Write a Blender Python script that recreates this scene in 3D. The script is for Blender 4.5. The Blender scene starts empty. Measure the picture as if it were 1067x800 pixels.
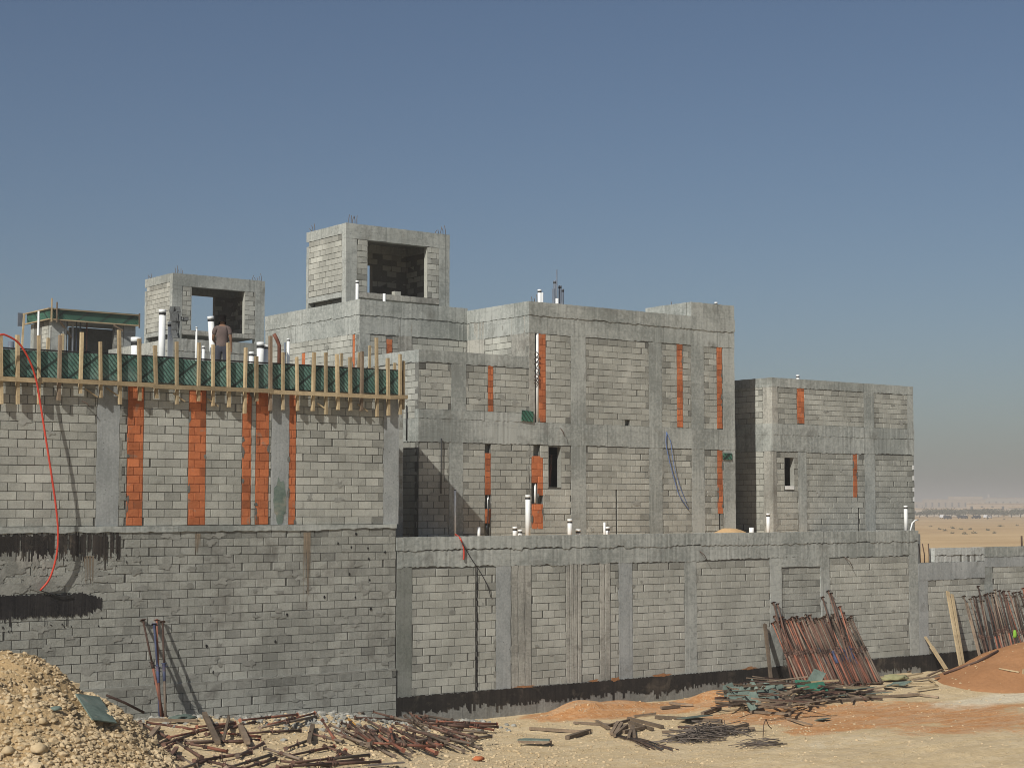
import bpy, bmesh, math, random
from mathutils import Vector, Matrix, noise as mnoise
R = random.Random(7)
SC = bpy.context.scene
COL = SC.collection

# ------------------------------------------------------------------ camera
FPX = 1750.0
PITCH = math.atan(128 / FPX)
AZ = math.radians(52.9)                       # angle from the view axis to +X (facades run along +X)
fwd_h = Vector((math.cos(AZ), math.sin(AZ), 0))
RIGHT = Vector((math.sin(AZ), -math.cos(AZ), 0))
FWD = (fwd_h * math.cos(PITCH) + Vector((0, 0, math.sin(PITCH)))).normalized()
UP = RIGHT.cross(FWD)
cam_d = bpy.data.cameras.new('camera')
cam = bpy.data.objects.new('camera', cam_d)
COL.objects.link(cam)
cam_d.sensor_width = 36
cam_d.sensor_fit = 'HORIZONTAL'
cam_d.lens = 36 * FPX / 1067
cam_d.clip_start = 0.1
cam_d.clip_end = 30000
M3 = Matrix((RIGHT, UP, -FWD)).transposed()
cam.matrix_world = M3.to_4x4()
SC.camera = cam


def ray(px, py):
    return FWD * FPX + RIGHT * (px - 533.5) + UP * (400 - py)


def at(px, py, X=None, Y=None, Z=None):
    """surveyed point of the photograph on a known plane of the site"""
    r = ray(px, py)
    t = X / r.x if X is not None else Y / r.y if Y is not None else Z / r.z
    return r * t


def fx(px, py, Y):
    return at(px, py, Y=Y).x


def fz(px, py, Y):
    return at(px, py, Y=Y).z


# ------------------------------------------------------------------ planes of the site (metres; camera at z = 0)
YW = 36.15      # street wall
YM = 40.9       # main house front
GZ = -5.55      # street level


def sstep(a, b, x):
    t = max(0.0, min(1.0, (x - a) / (b - a)))
    return t * t * (3 - 2 * t)


def gauss2(x, y, cx, cy, sx, sy):
    return math.exp(-(((x - cx) / sx) ** 2 + ((y - cy) / sy) ** 2))


def ground(x, y):
    z = GZ
    z += 0.95 * (1 - sstep(12, 26, x)) * sstep(14, 24, y)
    z += 0.16 * sstep(34, 40, x) * sstep(31, 35, y)
    near = sstep(8, 16, y) * (1 - sstep(60, 90, x)) * (1 - sstep(70, 140, y))
    z += near * (0.07 * mnoise.noise((x * .45, y * .45, 3)) + 0.035 * mnoise.noise((x * 1.3, y * 1.3, 7)) + 0.018 * mnoise.noise((x * 3.1, y * 3.1, 1)))
    # heaps of orange sand dumped against the foot of the wall
    z += 0.34 * gauss2(x, y, 28.7, 35.1, .9, .6) + .28 * gauss2(x, y, 30.4, 35.2, 1.3, .55) + .36 * gauss2(x, y, 34.0, 35.2, .9, .6)
    # timber heap swells
    z += 0.25 * gauss2(x, y, 36.4, 33.6, 2.2, 1.0)
    # rubble berm along the left wall
    z += 0.30 * gauss2(x, y, 21.0, 35.4, 2.2, .8) + .2 * gauss2(x, y, 17.5, 34.5, 1.5, 1.0) + .12 * gauss2(x, y, 24.5, 34.6, 1.8, .9)
    # tyre ruts of the track
    d = (y - 24) - 0.12 * (x - 30)
    z += sstep(26, 32, x) * (1 - sstep(55, 60, x)) * -0.09 * (math.exp(-((d - 1.2) / .35) ** 2) + math.exp(-((d + .6) / .35) ** 2))
    return z


def gp(px, py, lift=0.0):
    """where the ray of a pixel meets the ground"""
    r = ray(px, py).normalized()
    t = 20.0
    for i in range(900):
        p = r * t
        if p.z <= ground(p.x, p.y) + lift:
            lo, hi = t - .1, t
            for k in range(12):
                m = (lo + hi) / 2
                q = r * m
                if q.z <= ground(q.x, q.y) + lift: hi = m
                else: lo = m
            return r * hi
        t += .1
    return r * t


# ------------------------------------------------------------------ materials
def new_mat(name):
    m = bpy.data.materials.new(name)
    m.use_nodes = True
    nt = m.node_tree
    nt.nodes.clear()
    out = nt.nodes.new('ShaderNodeOutputMaterial')
    bs = nt.nodes.new('ShaderNodeBsdfPrincipled')
    nt.links.new(bs.outputs[0], out.inputs[0])
    return m, nt, bs


class NG:
    def __init__(s, nt):
        s.nt = nt

    def n(s, t, **kw):
        o = s.nt.nodes.new(t)
        for k, v in kw.items(): setattr(o, k, v)
        return o

    def l(s, a, b):
        s.nt.links.new(a, b)

    def vec(s, scale=(1, 1, 1), geo=True):
        mp = s.n('ShaderNodeMapping')
        mp.inputs['Scale'].default_value = scale
        if geo:
            g = s.n('ShaderNodeNewGeometry'); s.l(g.outputs['Position'], mp.inputs[0])
        else:
            g = s.n('ShaderNodeTexCoord'); s.l(g.outputs['Object'], mp.inputs[0])
        return mp.outputs[0]

    def noise(s, vec, scale, detail=4, rough=.55, dist=0):
        o = s.n('ShaderNodeTexNoise')
        o.inputs['Scale'].default_value = scale
        o.inputs['Detail'].default_value = detail
        o.inputs['Roughness'].default_value = rough
        o.inputs['Distortion'].default_value = dist
        s.l(vec, o.inputs['Vector'])
        return o.outputs['Fac']

    def ramp(s, fac, a, b, ca=(0, 0, 0, 1), cb=(1, 1, 1, 1)):
        o = s.n('ShaderNodeValToRGB')
        e = o.color_ramp.elements
        e[0].position = a; e[1].position = b
        e[0].color = ca; e[1].color = cb
        s.l(fac, o.inputs[0])
        return o.outputs[0]

    def mix(s, fac, a, b, mode='MIX'):
        o = s.n('ShaderNodeMix', data_type='RGBA', blend_type=mode)
        for v, i in ((fac, 0), (a, 6), (b, 7)):
            if hasattr(v, 'links'): s.l(v, o.inputs[i])
            elif i == 0: o.inputs[0].default_value = v
            else: o.inputs[i].default_value = (*v[:3], 1)
        return o.outputs[2]

    def math(s, op, a, b=0.0, c=0.0):
        o = s.n('ShaderNodeMath', operation=op)
        for v, i in ((a, 0), (b, 1), (c, 2)):
            if hasattr(v, 'links'): s.l(v, o.inputs[i])
            else: o.inputs[i].default_value = v
        return o.outputs[0]

    def attr(s, name):
        o = s.n('ShaderNodeAttribute', attribute_name=name)
        return o

    def bump(s, h, strength, dist, bs):
        o = s.n('ShaderNodeBump')
        o.inputs['Strength'].default_value = strength
        o.inputs['Distance'].default_value = dist
        s.l(h, o.inputs['Height'])
        s.l(o.outputs[0], bs.inputs['Normal'])


def surf(name, c1, c2, big=.6, fine=25, streak=0.0, pit=0.0, bump=.5, bdist=.01, rough=.9, rand=0.0, geo=True, metal=0.0, spec=.3,
         stain=None, stain_scale=.5, stain_lo=.55, stain_hi=.7, contrast=0.0, lines=False):
    m, nt, bs = new_mat(name)
    g = NG(nt)
    v = g.vec(geo=geo)
    a = g.noise(v, big, 5, .6, .3)
    b = g.noise(v, fine, 3, .6)
    f = g.math('ADD', g.math('MULTIPLY', a, .65), g.math('MULTIPLY', b, .35))
    col = g.mix(g.ramp(f, .36 + contrast, .64 - contrast), c1, c2)
    if lines:                                       # joints between the shuttering boards
        gq = g.n('ShaderNodeNewGeometry'); sx = g.n('ShaderNodeSeparateXYZ'); g.l(gq.outputs['Position'], sx.inputs[0])
        uu = g.math('ADD', g.math('ADD', sx.outputs[0], sx.outputs[1]), g.math('MULTIPLY', g.noise(v, 2, 2), .02))
        ln = g.math('LESS_THAN', g.math('FRACT', g.math('MULTIPLY', uu, 1 / 2.44)), .007)
        col = g.mix(g.math('MULTIPLY', ln, .75), col, [x * .35 for x in c1])
        p2 = g.math('MULTIPLY', g.math('FLOOR', g.math('MULTIPLY', uu, 1 / .61)), 12.9898)
        pv_ = g.math('FRACT', g.math('MULTIPLY', g.math('SINE', p2), 43.7585))
        col = g.mix(g.math('MULTIPLY', g.math('SUBTRACT', pv_, .5), .35), col, [min(.9, x * 1.5) for x in c2])
        zz = g.math('LESS_THAN', g.math('ABSOLUTE', g.math('SUBTRACT', g.noise(g.vec((.15, .15, 2.2)), 1.0, 5, .7), .5)), .006)
        col = g.mix(g.math('MULTIPLY', zz, .3), col, [x * .45 for x in c1])
    if streak:
        sv = g.vec((9, 9, .35), geo)
        s1 = g.noise(sv, 1.0, 4, .65)
        col = g.mix(g.math('MULTIPLY', g.ramp(s1, .52, .72), streak), col, [x * .55 for x in c1])
        s2 = g.noise(g.vec((13, 13, .5), geo), .8, 3, .6)
        col = g.mix(g.math('MULTIPLY', g.ramp(s2, .56, .7), streak * .7), col, [min(.8, x * 1.35) for x in c2])
    if stain:
        s3 = g.noise(v, stain_scale, 5, .65, .5)
        col = g.mix(g.ramp(s3, stain_lo, stain_hi), col, stain)
    if pit:
        p = g.n('ShaderNodeTexVoronoi'); p.inputs['Scale'].default_value = 9
        g.l(v, p.inputs['Vector'])
        pm = g.ramp(p.outputs['Distance'], .05, .16, (1, 1, 1, 1), (0, 0, 0, 1))
        gate = g.ramp(g.noise(v, 3.0, 2), .5, .56)
        pm = g.math('MULTIPLY', pm, gate)
        col = g.mix(g.math('MULTIPLY', pm, pit), col, [x * .3 for x in c1])
    t = g.attr('tone')
    tt = g.math('ADD', t.outputs['Fac'], 1.0)
    if rand:
        oi = g.n('ShaderNodeObjectInfo')
        tt = g.math('MULTIPLY', tt, g.math('ADD', g.math('MULTIPLY', oi.outputs['Random'], rand * 2), 1 - rand))
    cm = g.n('ShaderNodeVectorMath', operation='SCALE')
    g.l(col, cm.inputs[0]); g.l(tt, cm.inputs['Scale'])
    g.l(cm.outputs[0], bs.inputs['Base Color'])
    bs.inputs['Roughness'].default_value = rough
    bs.inputs['Metallic'].default_value = metal
    bs.inputs['Specular IOR Level'].default_value = spec
    if bump:
        h = g.math('ADD', g.noise(v, fine, 4, .7), g.math('MULTIPLY', g.noise(v, fine * .22, 2), .8))
        g.bump(h, bump, bdist, bs)
    return m


MAT = {}
MAT['block'] = surf('concrete_block', (.285, .286, .249), (.41, .41, .36), .8, 32, bump=.8, bdist=.012, streak=.10, contrast=.04)
MAT['block_dark'] = surf('weathered_block', (.225, .228, .20), (.335, .337, .298), .7, 30, bump=.9, bdist=.014, streak=.20, contrast=.04, stain=(.15, .145, .125), stain_scale=.9, stain_lo=.56, stain_hi=.75)
MAT['mortar'] = surf('mortar', (.095, .095, .083), (.17, .169, .15), 1.3, 24, bump=.8, bdist=.012)
MAT['smear'] = surf('mortar_smear', (.19, .19, .165), (.28, .28, .25), 1.5, 24, bump=.8, bdist=.012)
MAT['conc'] = surf('cast_concrete', (.222, .236, .216), (.378, .39, .357), .45, 11, streak=.4, pit=.55, bump=.5, bdist=.012, stain=(.17, .172, .152), stain_scale=1.1, stain_lo=.56, stain_hi=.74, contrast=.06, lines=True)
MAT['conc_warm'] = surf('cast_concrete_warm', (.232, .228, .20), (.39, .38, .332), .55, 14, streak=.55, pit=.7, bump=.8, bdist=.012, stain=(.16, .152, .13), stain_scale=1.3, contrast=.06, lines=True)
MAT['conc_blue'] = surf('new_concrete', (.232, .246, .238), (.355, .368, .355), .7, 18, streak=.3, pit=.8, bump=.6, bdist=.01, contrast=.04, stain=(.19, .195, .18), stain_scale=1.2, stain_lo=.58, stain_hi=.75)
MAT['conc_pale'] = surf('pale_concrete', (.33, .345, .325), (.50, .515, .485), .8, 14, streak=.25, pit=.7, bump=.8, bdist=.02, stain=(.24, .245, .225), stain_scale=2.2, stain_lo=.56, stain_hi=.7)
MAT['conc_dark'] = surf('dark_concrete', (.13, .14, .12), (.21, .218, .195), .7, 18, streak=.35, pit=.6, bump=.6, contrast=.04)  # darker grey for chase backings, inner walls, stairs and one pier
MAT['clay'] = surf('clay_block', (.355, .105, .038), (.49, .16, .062), 1.6, 20, bump=.8, bdist=.012, stain=(.27, .17, .115), stain_scale=3.5, stain_lo=.58, stain_hi=.72)
MAT['rust_stain'] = surf('rust_stain', (.155, .12, .085), (.23, .185, .13), 2.0, 14, bump=.5, bdist=.01)
MAT['tar'] = surf('tar_and_gap_shade', (.006, .006, .007), (.022, .02, .019), 2.0, 12, streak=.0, bump=.5, bdist=.01, rough=.65)  # also paints the dark inside the wall holes and the ragged joint
MAT['tar_dusty'] = surf('dusty_tar_coat', (.010, .009, .008), (.034, .028, .023), 1.2, 16, streak=.25, bump=.6, bdist=.01, rough=.8, stain=(.115, .095, .07), stain_scale=1.9, stain_lo=.54, stain_hi=.8)
MAT['foot'] = surf('footing_concrete', (.15, .15, .135), (.26, .255, .23), 1.5, 14, streak=.5, bump=.8, bdist=.02, pit=.6)
MAT['wood'] = surf('raw_timber', (.25, .185, .105), (.43, .34, .205), 1.2, 16, bump=.6, bdist=.004, rand=.25, geo=False)
MAT['wood_old'] = surf('weathered_timber', (.11, .08, .054), (.235, .175, .12), 1.3, 16, bump=.8, bdist=.004, rand=.45, geo=False)
MAT['pvc'] = surf('white_pvc', (.66, .67, .65), (.78, .79, .77), 2, 8, bump=0, rough=.35, spec=.5, geo=False)
MAT['rubber'] = surf('black_rubber', (.012, .012, .012), (.03, .03, .03), 2, 8, bump=0, rough=.6, geo=False)
MAT['grey_pipe'] = surf('grey_pipe', (.10, .12, .15), (.14, .16, .19), 2, 8, bump=0, rough=.4, geo=False)
MAT['rust'] = surf('rusty_steel', (.05, .03, .022), (.135, .072, .05), 2.2, 22, bump=.5, bdist=.003, rough=.75, rand=.65, geo=False, stain=(.11, .078, .06), stain_scale=1.4)
MAT['rust_red'] = surf('red_oxide_steel', (.115, .042, .026), (.25, .098, .058), 1.6, 22, bump=.4, bdist=.003, rough=.7, rand=.55, geo=False, stain=(.12, .09, .07), stain_scale=1.8)
MAT['rust_tan'] = surf('worn_steel', (.095, .072, .055), (.19, .145, .105), 1.6, 22, bump=.4, bdist=.003, rough=.7, rand=.55, geo=False, stain=(.11, .055, .04), stain_scale=1.8)
MAT['blue_steel'] = surf('blue_painted_steel', (.035, .045, .10), (.065, .08, .14), 2, 20, bump=.3, bdist=.003, rough=.7, rand=.3, geo=False, stain=(.13, .08, .06), stain_scale=3)
MAT['yellow_steel'] = surf('yellow_painted_steel', (.42, .20, .03), (.5, .27, .05), 2, 20, bump=.3, rough=.6, geo=False)
MAT['rebar'] = surf('rebar', (.045, .03, .024), (.10, .06, .042), 3, 30, bump=0, rough=.8, geo=False)
MAT['rebar_grey'] = surf('grey_rebar', (.085, .070, .058), (.15, .122, .10), 3, 30, bump=0, rough=.8, geo=False)
MAT['green_board'] = surf('faded_green_ply', (.07, .10, .082), (.15, .19, .16), 2.2, 14, bump=.4, rough=.8, rand=.3, geo=False, stain=(.26, .23, .18), stain_scale=1.5)
MAT['green_new'] = surf('green_ply', (.028, .11, .07), (.05, .17, .11), 2.2, 14, bump=.2, rough=.5, rand=.2, geo=False)
MAT['hose'] = surf('red_hose', (.42, .035, .02), (.52, .06, .03), 2, 8, bump=0, rough=.4, spec=.5)
MAT['blue_cable'] = surf('blue_cable', (.08, .13, .28), (.12, .18, .36), 2, 8, bump=0, rough=.5)
MAT['cable'] = surf('dark_cable', (.012, .012, .012), (.03, .03, .03), 2, 8, bump=0, rough=.5)
MAT['sand_red'] = surf('orange_sand', (.26, .128, .058), (.35, .178, .082), .7, 9, bump=.7, bdist=.03, rough=1, spec=.1)
MAT['sand_tan'] = surf('yellow_sand', (.46, .30, .15), (.54, .37, .20), .7, 9, bump=.6, bdist=.02, rough=1, spec=.1)
MAT['stone'] = surf('limestone_rubble', (.36, .27, .155), (.55, .435, .275), .9, 12, bump=.6, bdist=.02, rough=1, spec=.1)
MAT['gravel_fill'] = surf('gravel_fill', (.33, .225, .11), (.47, .335, .18), 1.3, 9, bump=1, bdist=.05, rough=1, spec=.1)
MAT['skin'] = surf('skin', (.16, .085, .05), (.2, .11, .065), 6, 30, bump=0, rough=.6, geo=False)
MAT['shirt'] = surf('dusty_pink_shirt', (.085, .064, .058), (.135, .10, .088), 6, 40, bump=.3, rough=.95, geo=False)
MAT['trousers'] = surf('dark_trousers', (.03, .033, .045), (.05, .052, .065), 6, 40, bump=.3, rough=.95, geo=False)
MAT['hair'] = surf('black_hair', (.006, .005, .005), (.013, .011, .01), 20, 60, bump=.0, rough=1, spec=.0, geo=False)
MAT['grey_cloth'] = surf('grey_plastic_sheet', (.07, .075, .075), (.16, .165, .16), 6, 20, bump=.6, rough=.6, geo=False)
MAT['sack'] = surf('cement_sack', (.45, .40, .24), (.55, .5, .33), 6, 20, bump=.3, rough=.9, geo=False)
MAT['lime'] = surf('lime_green_cloth', (.16, .33, .03), (.22, .40, .05), 6, 20, bump=.3, rough=.9, geo=False)
MAT['pale_cloth'] = surf('pale_green_tarp', (.24, .23, .11), (.33, .31, .17), 6, 20, bump=.3, rough=.9, geo=False)
MAT['white_bag'] = surf('white_plastic', (.65, .65, .62), (.75, .75, .72), 6, 20, bump=.3, rough=.6, geo=False)
MAT['leaf'] = surf('hazed_dusty_leaf', (.07, .072, .045), (.13, .125, .08), 1, 9, bump=0, rough=.9)  # dusty green, lightened so the far trees look hazed
MAT['bark'] = surf('bark', (.08, .06, .04), (.12, .09, .06), 1, 9, bump=0, rough=.9)
MAT['far_white'] = surf('pale_render', (.36, .32, .26), (.44, .39, .32), .02, .2, bump=0)
MAT['far_tan'] = surf('tan_render', (.38, .29, .2), (.46, .36, .25), .02, .2, bump=0)
MAT['dark_glass'] = surf('dark_glass', (.02, .025, .03), (.03, .035, .04), 1, 9, bump=0, rough=.2)
MAT['car_white'] = surf('white_car_paint', (.6, .6, .6), (.65, .65, .65), 1, 9, bump=0, rough=.3)
MAT['car_dark'] = surf('dark_car_paint', (.03, .03, .035), (.04, .04, .045), 1, 9, bump=0, rough=.3)


def lattice_mat(name, dark, light, lo, hi, scale=1.0):
    """green formwork film with darker crossing diagonal stripes"""
    m, nt, bs = new_mat(name)
    g = NG(nt)
    geo = g.n('ShaderNodeNewGeometry')
    sep = g.n('ShaderNodeSeparateXYZ'); g.l(geo.outputs['Position'], sep.inputs[0])
    nz = g.noise(g.vec(), 5, 3)
    h = g.math('ADD', g.math('ADD', sep.outputs[0], sep.outputs[1]), g.math('MULTIPLY', nz, .05))
    z = sep.outputs[2]

    def stripes(k, per, w):
        u = g.math('ADD', g.math('MULTIPLY', h, k), z)
        fr = g.math('FRACT', g.math('MULTIPLY', u, 1 / per))
        return g.math('LESS_THAN', fr, w)
    a = stripes(1.15, .115 * scale, .36)
    b = stripes(-.75, .62 * scale, .12)
    e = stripes(-1.0, .16 * scale, .14)
    base = g.mix(g.ramp(g.noise(g.vec(), 3, 4), .35, .65), dark, light)
    col = g.mix(a, base, [x * .30 for x in dark])
    col = g.mix(g.math('MULTIPLY', e, .6), col, [x * .5 for x in dark])
    col = g.mix(b, col, [x * .22 for x in dark])
    col = g.mix(g.math('MULTIPLY', g.ramp(g.noise(g.vec(), 1.7, 4), lo, hi), .6), col, (.20, .25, .22))
    g.l(col, bs.inputs['Base Color'])
    bs.inputs['Roughness'].default_value = .7
    return m


MAT['film'] = lattice_mat('green_formwork_film', (.05, .135, .108), (.14, .26, .215), .55, .8)
MAT['film_far'] = lattice_mat('bright_green_formwork_film', (.02, .095, .06), (.05, .17, .11), .6, .8, 1.4)


def ground_mat():
    m, nt, bs = new_mat('site_ground')
    g = NG(nt)
    v = g.vec()
    o = g.attr('orange').outputs['Fac']
    p = g.attr('pale').outputs['Fac']
    r = g.attr('rubble').outputs['Fac']
    f = g.attr('far').outputs['Fac']
    n1 = g.noise(v, .8, 6, .65, .4)
    n2 = g.noise(v, 7, 4, .65)
    n3 = g.noise(v, 30, 3, .65)
    tan = g.mix(g.ramp(g.math('ADD', g.math('MULTIPLY', n1, .5), g.math('MULTIPLY', n2, .5)), .35, .65), (.45, .335, .185), (.62, .49, .30))
    org = g.mix(g.ramp(n2, .35, .65), (.40, .185, .07), (.52, .285, .13))
    ofac = g.ramp(g.math('ADD', o, g.math('ADD', g.math('MULTIPLY', g.math('SUBTRACT', n1, .5), 1.3), g.math('MULTIPLY', g.math('SUBTRACT', n2, .5), .7))), .38, .60)
    col = g.mix(ofac, tan, org)
    pal = g.mix(g.ramp(n2, .35, .65), (.56, .48, .34), (.66, .58, .43))
    pfac = g.ramp(g.math('ADD', p, g.math('MULTIPLY', g.math('SUBTRACT', n1, .5), .8)), .4, .7)
    col = g.mix(pfac, col, pal)
    # wheel streaks and trodden patches along the track
    mp = g.n('ShaderNodeMapping'); gq = g.n('ShaderNodeNewGeometry'); g.l(gq.outputs['Position'], mp.inputs[0])
    mp.inputs['Rotation'].default_value = (0, 0, -.35); mp.inputs['Scale'].default_value = (.35, 3.2, 1)
    st = g.noise(mp.outputs[0], 1.0, 6, .7, .6)
    col = g.mix(g.math('MULTIPLY', g.ramp(st, .5, .66), .28), col, (.33, .245, .15))
    col = g.mix(g.math('MULTIPLY', g.ramp(st, .50, .36), .14), col, (.62, .54, .40))
    blot = g.noise(v, 2.3, 5, .7)
    col = g.mix(g.math('MULTIPLY', g.ramp(blot, .57, .68), .3), col, (.30, .22, .135))
    # pebbles: light and dark grains
    vo = g.n('ShaderNodeTexVoronoi'); vo.inputs['Scale'].default_value = 11; g.l(v, vo.inputs['Vector'])
    vo2 = g.n('ShaderNodeTexVoronoi'); vo2.inputs['Scale'].default_value = 26; g.l(v, vo2.inputs['Vector'])
    sepc = g.n('ShaderNodeSeparateColor'); g.l(vo.outputs['Color'], sepc.inputs[0])
    peb = g.math('MULTIPLY', g.ramp(vo.outputs['Distance'], .18, .34, (1, 1, 1, 1), (0, 0, 0, 1)), g.math('GREATER_THAN', sepc.outputs[0], .55))
    pebc = g.mix(sepc.outputs[1], (.44, .35, .22), (.68, .60, .44))
    pebf = g.math('MULTIPLY', peb, g.math('ADD', .25, g.math('MULTIPLY', r, .6)))
    col = g.mix(pebf, col, pebc)
    des = g.mix(g.ramp(g.noise(g.vec((.012, .03, 1)), 1.0, 6, .7), .4, .62), (.45, .30, .15), (.56, .40, .215))
    des = g.mix(g.ramp(g.noise(g.vec((.05, .09, 1)), 1.0, 6, .7), .60, .72), des, (.26, .18, .105))
    col = g.mix(f, col, des)
    g.l(col, bs.inputs['Base Color'])
    bs.inputs['Roughness'].default_value = 1
    bs.inputs['Specular IOR Level'].default_value = .1
    h = g.math('ADD', g.math('MULTIPLY', n2, .8), g.math('ADD', g.math('ADD', g.math('MULTIPLY', n3, .5), g.math('MULTIPLY', st, 1.6)), g.math('MULTIPLY', peb, .35)))
    g.bump(h, .9, .05, bs)
    return m


MAT['ground'] = ground_mat()


# ------------------------------------------------------------------ mesh builder
class MB:
    def __init__(s):
        s.v = []; s.f = []; s.t = []; s.m = []; s.sm = []

    def face(s, pts, tone=0.0, mi=0, smooth=False):
        i = len(s.v)
        s.v.extend([tuple(p) for p in pts])
        s.f.append(tuple(range(i, i + len(pts)))); s.t.append(tone); s.m.append(mi); s.sm.append(smooth)

    def poly(s, verts, faces, tone=0.0, mi=0, smooth=False):
        i = len(s.v)
        s.v.extend([tuple(p) for p in verts])
        for f in faces:
            s.f.append(tuple(i + k for k in f)); s.t.append(tone); s.m.append(mi); s.sm.append(smooth)

    def box(s, x0, x1, y0, y1, z0, z1, tone=0.0, mi=0):
        v = [(x0, y0, z0), (x1, y0, z0), (x1, y1, z0), (x0, y1, z0), (x0, y0, z1), (x1, y0, z1), (x1, y1, z1), (x0, y1, z1)]
        s.poly(v, [(3, 2, 1, 0), (4, 5, 6, 7), (0, 1, 5, 4), (1, 2, 6, 5), (2, 3, 7, 6), (3, 0, 4, 7)], tone, mi)

    def bar(s, a, b, w, h, side=None, tone=0.0, mi=0, jit=0.0):
        """rectangular timber from a to b"""
        a = Vector(a); b = Vector(b)
        d = (b - a).normalized()
        sd = Vector(side) if side is not None else (d.cross(Vector((0, 0, 1))) if abs(d.z) < .95 else Vector((1, 0, 0)))
        sd = (sd - d * sd.dot(d)).normalized()
        up = d.cross(sd)
        v = []
        for p in (a, b):
            for i, j in ((-1, -1), (1, -1), (1, 1), (-1, 1)):
                q = p + sd * (w / 2 * i) + up * (h / 2 * j)
                if jit: q += Vector((R.uniform(-jit, jit), R.uniform(-jit, jit), R.uniform(-jit, jit)))
                v.append(q)
        s.poly(v, [(3, 2, 1, 0), (4, 5, 6, 7), (0, 1, 5, 4), (1, 2, 6, 5), (2, 3, 7, 6), (3, 0, 4, 7)], tone, mi)

    def tube(s, pts, r, n=8, tone=0.0, mi=0, caps=True, smooth=True):
        pts = [Vector(p) for p in pts]
        rs = r if isinstance(r, (list, tuple)) else [r] * len(pts)
        i0 = len(s.v)
        ref = Vector((0, 0, 1))
        for i, p in enumerate(pts):
            d = (pts[min(i + 1, len(pts) - 1)] - pts[max(i - 1, 0)]).normalized()
            if abs(d.dot(ref)) > .95: ref = Vector((1, 0, 0))
            a = d.cross(ref).normalized(); b = d.cross(a)
            ref = ref - d * ref.dot(d)
            for k in range(n):
                t = 2 * math.pi * k / n
                s.v.append(tuple(p + (a * math.cos(t) + b * math.sin(t)) * rs[i]))
        for i in range(len(pts) - 1):
            for k in range(n):
                k2 = (k + 1) % n
                s.f.append((i0 + i * n + k, i0 + i * n + k2, i0 + (i + 1) * n + k2, i0 + (i + 1) * n + k))
                s.t.append(tone); s.m.append(mi); s.sm.append(smooth)
        if caps:
            s.f.append(tuple(i0 + k for k in range(n - 1, -1, -1))); s.t.append(tone); s.m.append(mi); s.sm.append(False)
            e = i0 + (len(pts) - 1) * n
            s.f.append(tuple(e + k for k in range(n))); s.t.append(tone); s.m.append(mi); s.sm.append(False)

    def build(s, name, mats, parent=None, origin=None):
        me = bpy.data.meshes.new(name)
        o = Vector(parent.location) if parent is not None and origin is None else Vector(origin or (0, 0, 0))
        if parent is not None and parent.parent is not None and origin is None:
            o = o + Vector(parent.parent.location)
        me.from_pydata([(x - o.x, y - o.y, z - o.z) for x, y, z in s.v], [], s.f)
        if not isinstance(mats, (list, tuple)): mats = [mats]
        for mm in mats: me.materials.append(mm if not isinstance(mm, str) else MAT[mm])
        a = me.attributes.new('tone', 'FLOAT', 'FACE')
        a.data.foreach_set('value', s.t)
        me.polygons.foreach_set('material_index', s.m)
        me.polygons.foreach_set('use_smooth', s.sm)
        me.update()
        ob = bpy.data.objects.new(name, me)
        COL.objects.link(ob)
        if parent is not None: ob.parent = parent
        elif origin is not None: ob.location = o
        return ob


def tag(o, label=None, cat=None, group=None, kind=None):
    if label: o['label'] = label
    if cat: o['category'] = cat
    if group: o['group'] = group
    if kind: o['kind'] = kind
    return o


def empty(name, loc, label, cat, group=None):
    o = bpy.data.objects.new(name, None)
    o.empty_display_size = .2
    o.location = loc
    COL.objects.link(o)
    return tag(o, label, cat, group)


def copy_tree(o, parent=None):
    c = o.copy()
    COL.objects.link(c)
    if parent is not None:
        c.parent = parent
        if 'label' in c.keys(): del c['label']
    for ch in list(o.children): copy_tree(ch, c)
    return c


# ------------------------------------------------------------------ masonry
class FR:
    """a wall face: u runs along it, d sticks out of it"""
    def __init__(s, ox, oy, ux, uy, nx, ny):
        s.o = (ox, oy); s.u = (ux, uy); s.n = (nx, ny)

    def p(s, u, z, d=0.0):
        return (s.o[0] + s.u[0] * u + s.n[0] * d, s.o[1] + s.u[1] * u + s.n[1] * d, z)


def front(x0, y): return FR(x0, y, 1, 0, 0, -1)
def leftf(x, y0): return FR(x, y0, 0, 1, -1, 0)
def rightf(x, y0): return FR(x, y0, 0, 1, 1, 0)
def backf(x0, y): return FR(x0, y, 1, 0, 0, 1)


def fbox(mb, fr, u0, u1, z0, z1, d0, d1, tone=0.0, mi=0):
    v = [fr.p(u0, z0, d1), fr.p(u1, z0, d1), fr.p(u1, z0, d0), fr.p(u0, z0, d0),
         fr.p(u0, z1, d1), fr.p(u1, z1, d1), fr.p(u1, z1, d0), fr.p(u0, z1, d0)]
    mb.poly(v, [(3, 2, 1, 0), (4, 5, 6, 7), (0, 1, 5, 4), (1, 2, 6, 5), (2, 3, 7, 6), (3, 0, 4, 7)], tone, mi)


def core(mb, fr, u0, u1, z0, z1, th, holes=(), mi=0, d=-.015):
    """backing wall with openings"""
    us = sorted({u0, u1, *[min(max(h[0], u0), u1) for h in holes], *[min(max(h[1], u0), u1) for h in holes]})
    zs = sorted({z0, z1, *[min(max(h[2], z0), z1) for h in holes], *[min(max(h[3], z0), z1) for h in holes]})
    for i in range(len(us) - 1):
        for j in range(len(zs) - 1):
            cu = (us[i] + us[i + 1]) / 2; cz = (zs[j] + zs[j + 1]) / 2
            if any(h[0] < cu < h[1] and h[2] < cz < h[3] for h in holes): continue
            fbox(mb, fr, us[i], us[i + 1], zs[j], zs[j + 1], -th, d, 0, mi)


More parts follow.
